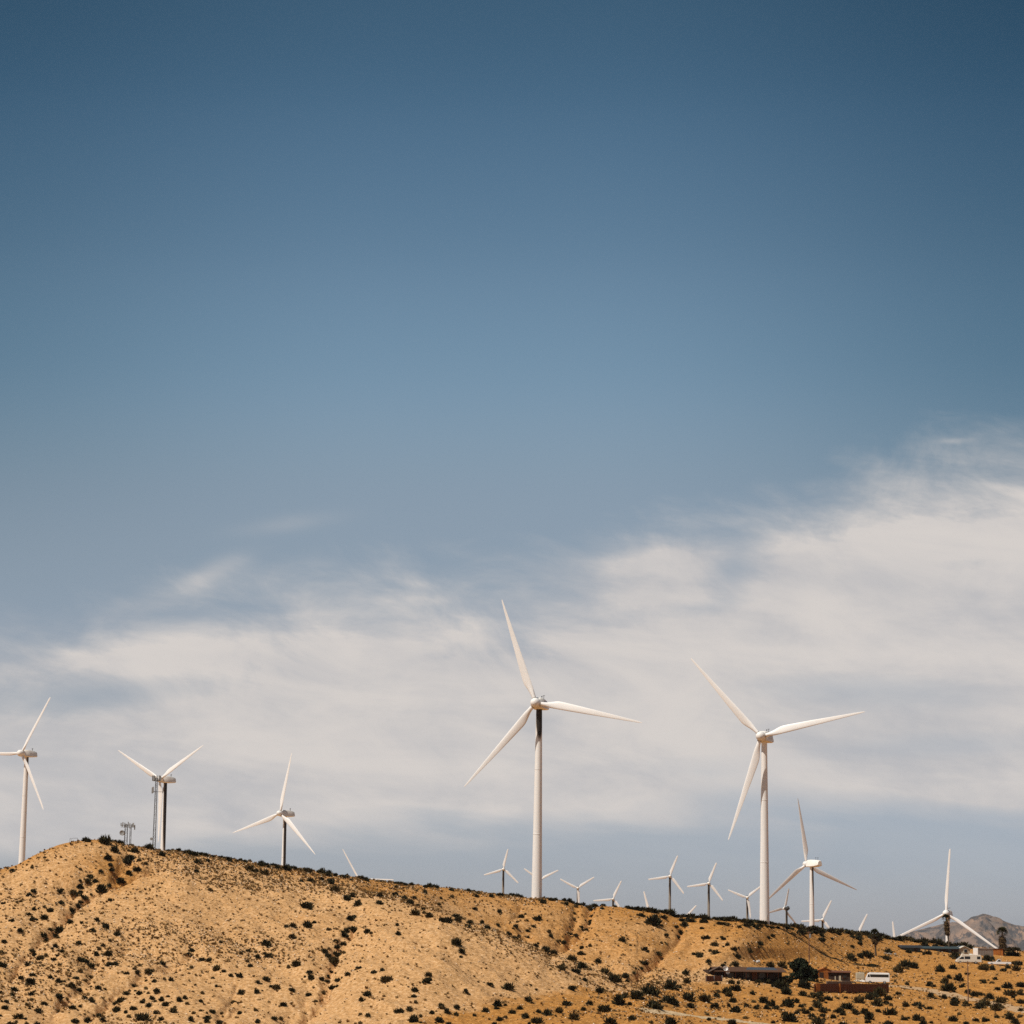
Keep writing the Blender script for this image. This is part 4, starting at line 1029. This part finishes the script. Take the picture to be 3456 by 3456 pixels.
for s_ in (-1, 1):
    vs = [(0, -2.3, 2.60), (s_ * (L / 2 + .3), -2.3, 1.66), (s_ * (L / 2 + .3), 3.4, 1.66), (0, 3.4, 2.60)]
    vs += [(x, y, z + .1) for x, y, z in vs]
    r_.add(vs, [(3, 2, 1, 0), (4, 5, 6, 7), (0, 1, 5, 4), (1, 2, 6, 5), (2, 3, 7, 6), (3, 0, 4, 7)])
r_.build('roof', M['wcream'], t)
wo = MB().box((.35, -2.04, 1.25), (1.05, .1, 1.1)).build('window', M['wcream'], t); MB().box((.35, -2.10, 1.25), (.85, .06, .9)).build('pane', M['glass'], wo)
p, d = hit(3322, 3227)
t = thing('storage_box', 'white and grey box trailer shed at the tip of a turbine blade', 'box trailer', (p.x, p.y + 1.5, p.z - .15), R_(24))
L = xw(3296, 3356, d)
rbm = MB(); rbm.box((0, 0, 1.2), (L, 2.4, 2.3))
for k in range(9): rbm.box((-L / 2 + .4 + k * (L - .8) / 8, -1.215, 1.2), (.06, .04, 2.1))
rbm.build('side_wall', M['grey'], t)
MB().box((-L / 2 - .03, 0, 1.2), (.06, 2.42, 2.32)).build('end_wall', M['wbright'], t)
MB().box((0, 0, 2.42), (L + .15, 2.6, .12)).build('roof', M['wbright'], t)
MB().box((-L / 2 - .07, 0, 1.1), (.05, 1.5, 1.9)).build('door', M['wbright'], t)
p, d = hit(3369, 3224)
t = thing('orange_shed', 'small orange rust shed between the white box trailer and stout palm', 'shed', (p.x, p.y + 1.2, p.z - .15), R_(-5))
L = xw(3352, 3386, d)
MB().box((0, 0, 1.0), (L, 2.2, 2.0)).build('wall', M['rust'], t)
MB().box((0, 0, 2.06), (L + .3, 2.6, .12)).build('roof', M['wood_dark'], t)
MB().box((.3, -1.12, .85), (.9, .06, 1.6)).build('door', M['rust'], t)

# ------------------------------------------------------------------ vehicles
def wheel(par, x, y, r=.36, w=.24):
    wh = MB(); wh.tube([(x, y - w / 2, r), (x, y + w / 2, r)], r, 18); o = wh.build('wheel', M['tyre'], par, smooth=True)
    MB().tube([(x, y - w / 2 - .02, r), (x, y + w / 2 + .02, r)], r * .55, 12).build('rim', M['chrome'], o, smooth=True)

p, d = hit(2964, 3321)
t = thing('minibus', 'white minibus with a long dark window band, parked on the dirt road end', 'minibus', (p.x, p.y + .9, p.z), R_(-9))
L = xw(2925, 3004, d); hL = L / 2
pr = [(-hL, .55), (-hL + .1, .38), (hL - .05, .38), (hL, .6), (hL, 2.25), (hL - .18, 2.48), (-hL + 1.0, 2.52), (-hL + .5, 2.38), (-hL + .06, 1.35), (-hL, 1.1)]
bd = MB(); bd.prism(pr, -1.0, 1.0); body = bd.build('body', M['wbright'], t, bevel=.1)
for s_ in (-1, 1):
    gl = MB(); gl.prism([(-hL + 1.15, 1.5), (hL - .22, 1.5), (hL - .22, 2.12), (-hL + .98, 2.12)], s_ * 1.0, s_ * 1.015); gl.build('side_window', M['glass'], t)
    fw = MB(); fw.prism([(-hL + .45, 1.5), (-hL + 1.05, 1.5), (-hL + .9, 2.1), (-hL + .62, 2.1)], s_ * 1.0, s_ * 1.013); fw.build('front_window', M['glass'], t)
ws = MB(); ws.add([(-hL + .08, -.85, 1.42), (-hL + .08, .85, 1.42), (-hL + .46, .8, 2.3), (-hL + .46, -.8, 2.3)], [(3, 2, 1, 0)]); ws.v = [(x - .03, y, z + .015) for x, y, z in ws.v]; ws.build('windscreen', M['glass'], t)
for x in (-hL + 1.05, hL - 1.15):
    for y in (-.88, .88): wheel(t, x, y)
MB().box((-hL - .04, 0, .5), (.14, 1.9, .22)).build('bumper', M['grey'], t)
for y in (-.72, .72): MB().box((-hL - .01, y, .95), (.08, .3, .22)).build('headlight', M['chrome'], t)

p, d = hit(3271, 3253)
t = thing('camper', 'old cream motorhome with a raised cab hood and two dark side windows', 'motorhome', (p.x, p.y + 1.1, p.z), R_(-3))
L = xw(3229, 3312, d); hL = L / 2
pr = [(-hL, .6), (-hL + .1, .4), (hL, .45), (hL, 1.9), (hL - .35, 2.45), (-hL + 2.6, 2.5), (-hL + 1.7, 2.75), (-hL + 1.5, 2.3), (-hL + 1.25, 1.85), (-hL + .15, 1.05)]
bd = MB(); bd.prism(pr, -1.1, 1.1); bd.build('body', M['wcream'], t, bevel=.08)
for s_ in (-1, 1):
    for (a, b_) in ((-hL + 2.3, -hL + 3.8), (hL - 1.25, hL - .35)):
        gl = MB(); gl.prism([(a, 1.25), (b_, 1.25), (b_, 2.0), (a, 2.0)], s_ * 1.1, s_ * 1.115); gl.build('side_window', M['glass'], t)
    cw = MB(); cw.prism([(-hL + .75, 1.25), (-hL + 2.1, 1.25), (-hL + 2.1, 1.85), (-hL + 1.4, 1.85)], s_ * 1.1, s_ * 1.113); cw.build('cab_window', M['glass'], t)
ws = MB(); ws.add([(-hL + .36, -.9, 1.24), (-hL + .36, .9, 1.24), (-hL + 1.2, .9, 1.85), (-hL + 1.2, -.9, 1.85)], [(3, 2, 1, 0)]); ws.v = [(x - .03, y, z + .02) for x, y, z in ws.v]; ws.build('windscreen', M['glass'], t)
for x in (-hL + 1.1, hL - 1.6):
    for y in (-.98, .98): wheel(t, x, y, .38)
MB().box((-hL - .12, 0, .55), (.2, 2.0, .2)).build('bumper', M['chrome'], t)
MB().box((hL * .2, 0, 2.6), (.8, .8, .25)).build('roof_vent', M['wbright'], t)

p, d = hit(3375, 3259)
t = thing('pickup_truck', 'white pickup truck with an open bed parked near the stout palm', 'pickup truck', (p.x, p.y + .9, p.z), R_(-4))
L = xw(3338, 3412, d); hL = L / 2
bd = MB(); bd.prism([(-hL, .5), (-hL + .1, .38), (hL, .42), (hL, .98), (hL * .12, 1.0), (hL * .12, .95), (-hL * .3, 1.0), (-hL + .15, .9)], -.92, .92); bd.build('body', M['wbright'], t, bevel=.05)
cb = MB(); cb.prism([(-hL * .32, .99), (hL * .13, .99), (hL * .08, 1.62), (-hL * .12, 1.64)], -.82, .82); cab = cb.build('cab', M['wbright'], t, bevel=.05)
for s_ in (-1, 1):
    gl = MB(); gl.prism([(-hL * .24, 1.06), (hL * .09, 1.06), (hL * .06, 1.53), (-hL * .10, 1.54)], s_ * .82, s_ * .833); gl.build('side_window', M['glass'], cab)
ws = MB(); ws.add([(-hL * .30, -.72, 1.06), (-hL * .30, .72, 1.06), (-hL * .14, .7, 1.58), (-hL * .14, -.7, 1.58)], [(3, 2, 1, 0)]); ws.v = [(x - .02, y, z + .012) for x, y, z in ws.v]; ws.build('windscreen', M['glass'], cab)
rk = MB()
for x in (-hL * .05, hL * .15): rk.tube([(x, -.8, 1.0), (x, -.8, 1.85), (x, .8, 1.85), (x, .8, 1.0)], .04, 6)
rk.tube([(-hL * .05, -.8, 1.83), (hL * .15, -.8, 1.83)], .035, 5); rk.tube([(-hL * .05, .8, 1.83), (hL * .15, .8, 1.83)], .035, 5)
rk.build('ladder_rack', M['chrome'], t)
bedm = MB(); bedm.box((hL * .56, 0, 1.0), (hL * .8, 1.6, .05)); bedm.build('bed_floor', M['tyre'], t)
for x in (-hL + .95, hL - 1.0):
    for y in (-.8, .8): wheel(t, x, y, .36)
MB().box((-hL - .05, 0, .5), (.12, 1.75, .18)).build('bumper', M['chrome'], t)
for y in (-.65, .65): MB().box((-hL + .02, y, .75), (.08, .28, .16)).build('headlight', M['antenna'], t)

# ------------------------------------------------------------------ air
HZ = 1.3e-5
hm = bpy.data.materials.new('haze'); hm.use_nodes = True; X.nt = hm.node_tree
for n_ in list(X.nt.nodes):
    if n_.type == 'BSDF_PRINCIPLED': X.nt.nodes.remove(n_)
pv = X.nt.nodes.new('ShaderNodeVolumePrincipled'); pv.inputs['Color'].default_value = (.86, .92, 1.0, 1); pv.inputs['Density'].default_value = HZ; pv.inputs['Anisotropy'].default_value = .2
out_ = [n_ for n_ in X.nt.nodes if n_.type == 'OUTPUT_MATERIAL'][0]
X.nt.links.new(pv.outputs[0], out_.inputs['Volume'])
tag(MB().box((0, 0, 80), (19600, 19600, 278)).build('haze', hm), kind='stuff')

# ------------------------------------------------------------------ sun and sky
SUN_EL, SUN_AZ = 57.0, 234.0            # azimuth clockwise from +Y
sd = bpy.data.lights.new('sun', 'SUN'); sd.energy = 4.7; sd.angle = R_(.5); sd.color = (1.0, .93, .83)
so = bpy.data.objects.new('sun', sd); COL.objects.link(so)
S = Vector((math.sin(R_(SUN_AZ)) * math.cos(R_(SUN_EL)), math.cos(R_(SUN_AZ)) * math.cos(R_(SUN_EL)), math.sin(R_(SUN_EL))))
so.rotation_euler = (-S).to_track_quat('-Z', 'Y').to_euler()

SKY_RAW = False
wd = bpy.data.worlds.new('World'); scene.world = wd; wd.use_nodes = True
X.nt = wd.node_tree
bgn = wd.node_tree.nodes['Background']; STR = .10; bgn.inputs['Strength'].default_value = STR
sk = X.nt.nodes.new('ShaderNodeTexSky'); sk.sky_type = 'NISHITA'; sk.sun_disc = False
sk.sun_elevation = R_(SUN_EL); sk.sun_rotation = R_(SUN_AZ); sk.altitude = 400; sk.air_density = 1.0; sk.dust_density = 1.0; sk.ozone_density = 1.5
tc = X.nt.nodes.new('ShaderNodeTexCoord'); sp = X.nt.nodes.new('ShaderNodeSeparateXYZ'); X.nt.links.new(tc.outputs['Generated'], sp.inputs[0])
gx, gy, gz_ = X(sp.outputs[0]), X(sp.outputs[1]), X(sp.outputs[2])
AZn = X.op('ARCTAN2', gx, gy); ELn = X.op('ARCSINE', gz_)
EXEC_SKY = True
# degrees of the sky expressed in a handy angular unit (1 unit = 1/8644 rad)
Un = AZn * F + 1728.0
Vn = 3206.0 - ELn * F + AZn * 115.0
def blob(u0, v0, su, sv, tilt=0.0):
    a = (Un - u0); b_ = (Vn - v0)
    if tilt: a, b_ = a * math.cos(tilt) + b_ * math.sin(tilt), b_ * math.cos(tilt) - a * math.sin(tilt)
    a = a / su; b_ = b_ / sv
    return X.op('EXPONENT', (a * a + b_ * b_) * -1.0)
nv = comb(Un / 1000.0, Vn / 1000.0, 3.1)
stre = comb(Un / 900.0 + Vn / 1500.0, Vn / 190.0 - Un / 1500.0, 7.7)        # drawn-out streaks
puff = comb(Un / 420.0, Vn / 260.0 - Un / 1200.0, 1.3)
fil = comb(Un / 330.0 + Vn / 420.0, Vn / 75.0 - Un / 260.0, 4.4)
N_big = noise(nv, 1.6, 3, .5); N_st = noise(stre, 1.0, 5, .55, .4); N_pf = noise(puff, 1.0, 7, .62, .5); N_fl = noise(fil, 1.0, 6, .6, .8)
edge = X(ramp(Un / 3456.0, [(p_, e_ / 3456) for p_, e_ in ((0, 2210), (.1, 2190), (.2, 2160), (.29, 2085), (.4, 2045), (.5, 2015), (.6, 1930), (.72, 1840), (.80, 1740), (.9, 1650), (1.0, 1590))])) * 3456.0
dd_ = Vn - edge +  (N_pf - .5) * 520.0 + (N_st - .5) * 260.0 + (N_fl - .5) * 170.0
body = xs(-200, 430, dd_ + blob(1050, 2330, 900, 260) * 160.0 + blob(2330, 2010, 480, 150) * 230.0)
# the clear band over the horizon
low = xs(2910, 2640, Vn + (N_st - .5) * 420.0 + (N_big - .5) * 160.0 + (Un - 1728.0) * .035)
holes = xmin(1.0, blob(330, 2385, 430, 62, -.10) * .70 + blob(2950, 2360, 620, 85, .05) * .62 + blob(2490, 1925, 75, 105, .6) * .7 + blob(3260, 1945, 190, 42) * .35
             + blob(500, 2130, 420, 45, -.12) * .35 + blob(3200, 2540, 460, 60) * .55 + blob(2350, 2600, 560, 70) * .42 + blob(2700, 2730, 700, 60, .05) * .4 + blob(2350, 2080, 300, 38, -.12) * .35)
dens = body * (low * .90 + .10) * (1.36 + (N_st - .5) * .62) * (1.0 - holes * (.55 + N_st * .8))
dens = dens * (.76 + .24 * xs(0, 480, dd_))
wisp = blob(2250, 1905, 230, 52, -.08) * .62 + blob(2950, 1850, 420, 90, -.22) * .40 + blob(420, 2260, 480, 48, -.10) * .34 + blob(500, 2560, 520, 90, -.05) * .26 + blob(1430, 2045, 110, 22) * .3 + blob(710, 1965, 110, 34, -.45) * .42 + blob(560, 2060, 260, 40, -.25) * .22 + blob(960, 1795, 160, 28, -.15) * .16 + blob(3230, 1530, 60, 9) * .22 + blob(150, 2870, 330, 60) * .5 * xs(2700, 2850, Vn) + blob(3300, 2720, 330, 26, .12) * .35
dens = xmin(.93, xmax(0.0, dens + wisp * (.45 + N_fl * 1.0)))
# clear sky: the sky model with an elevation grade (deep blue high up)
SKYGRADE = [(0.0058, (0.32, 0.461, 0.452)), (0.1201, (0.446, 0.581, 0.563)), (0.2604, (0.669, 0.744, 0.684)), (0.3805, (0.843, 0.855, 0.763)), (0.4818, (0.94, 0.828, 0.724)), (0.6076, (0.854, 0.737, 0.697)), (0.7234, (0.736, 0.669, 0.715)), (0.8304, (0.667, 0.672, 0.855)), (0.9277, (0.667, 0.691, 0.927))]
grade = ramp(Vn / 3456.0, SKYGRADE, 'CARDINAL')
high = xs(2300, 1200, Vn)
side = high * (xs(1900, 3750, Un) * .45 + xs(1300, -400, Un) * .34)  # vignette painted into the sky colour: darker towards both sides
clear = mixc(1.0, mixc(1.0, sk.outputs[0], grade, 'MULTIPLY'), comb(1.03 - side * 1.10, 1.045 - side * .88, 1.06 - side * .80), 'MULTIPLY')
cl = mixc(xs(.30, .62, N_st * .6 + N_pf * .4), (.50 / STR, .495 / STR, .51 / STR), (.70 / STR, .65 / STR, .612 / STR))
skyc = mixc(dens, clear, cl)
X.nt.links.new(skyc if not SKY_RAW else sk.outputs[0], bgn.inputs['Color'])
wd.cycles.sampling_method = 'MANUAL'; wd.cycles.sample_map_resolution = 512

# ------------------------------------------------------------------ render settings
vs_ = scene.view_settings; vs_.view_transform = 'Standard'; vs_.look = 'None'; vs_.exposure = 0; vs_.gamma = 1; vs_.use_curve_mapping = False
cy = scene.cycles; cy.max_bounces = 6; cy.diffuse_bounces = 3; cy.glossy_bounces = 2; cy.use_denoising = False
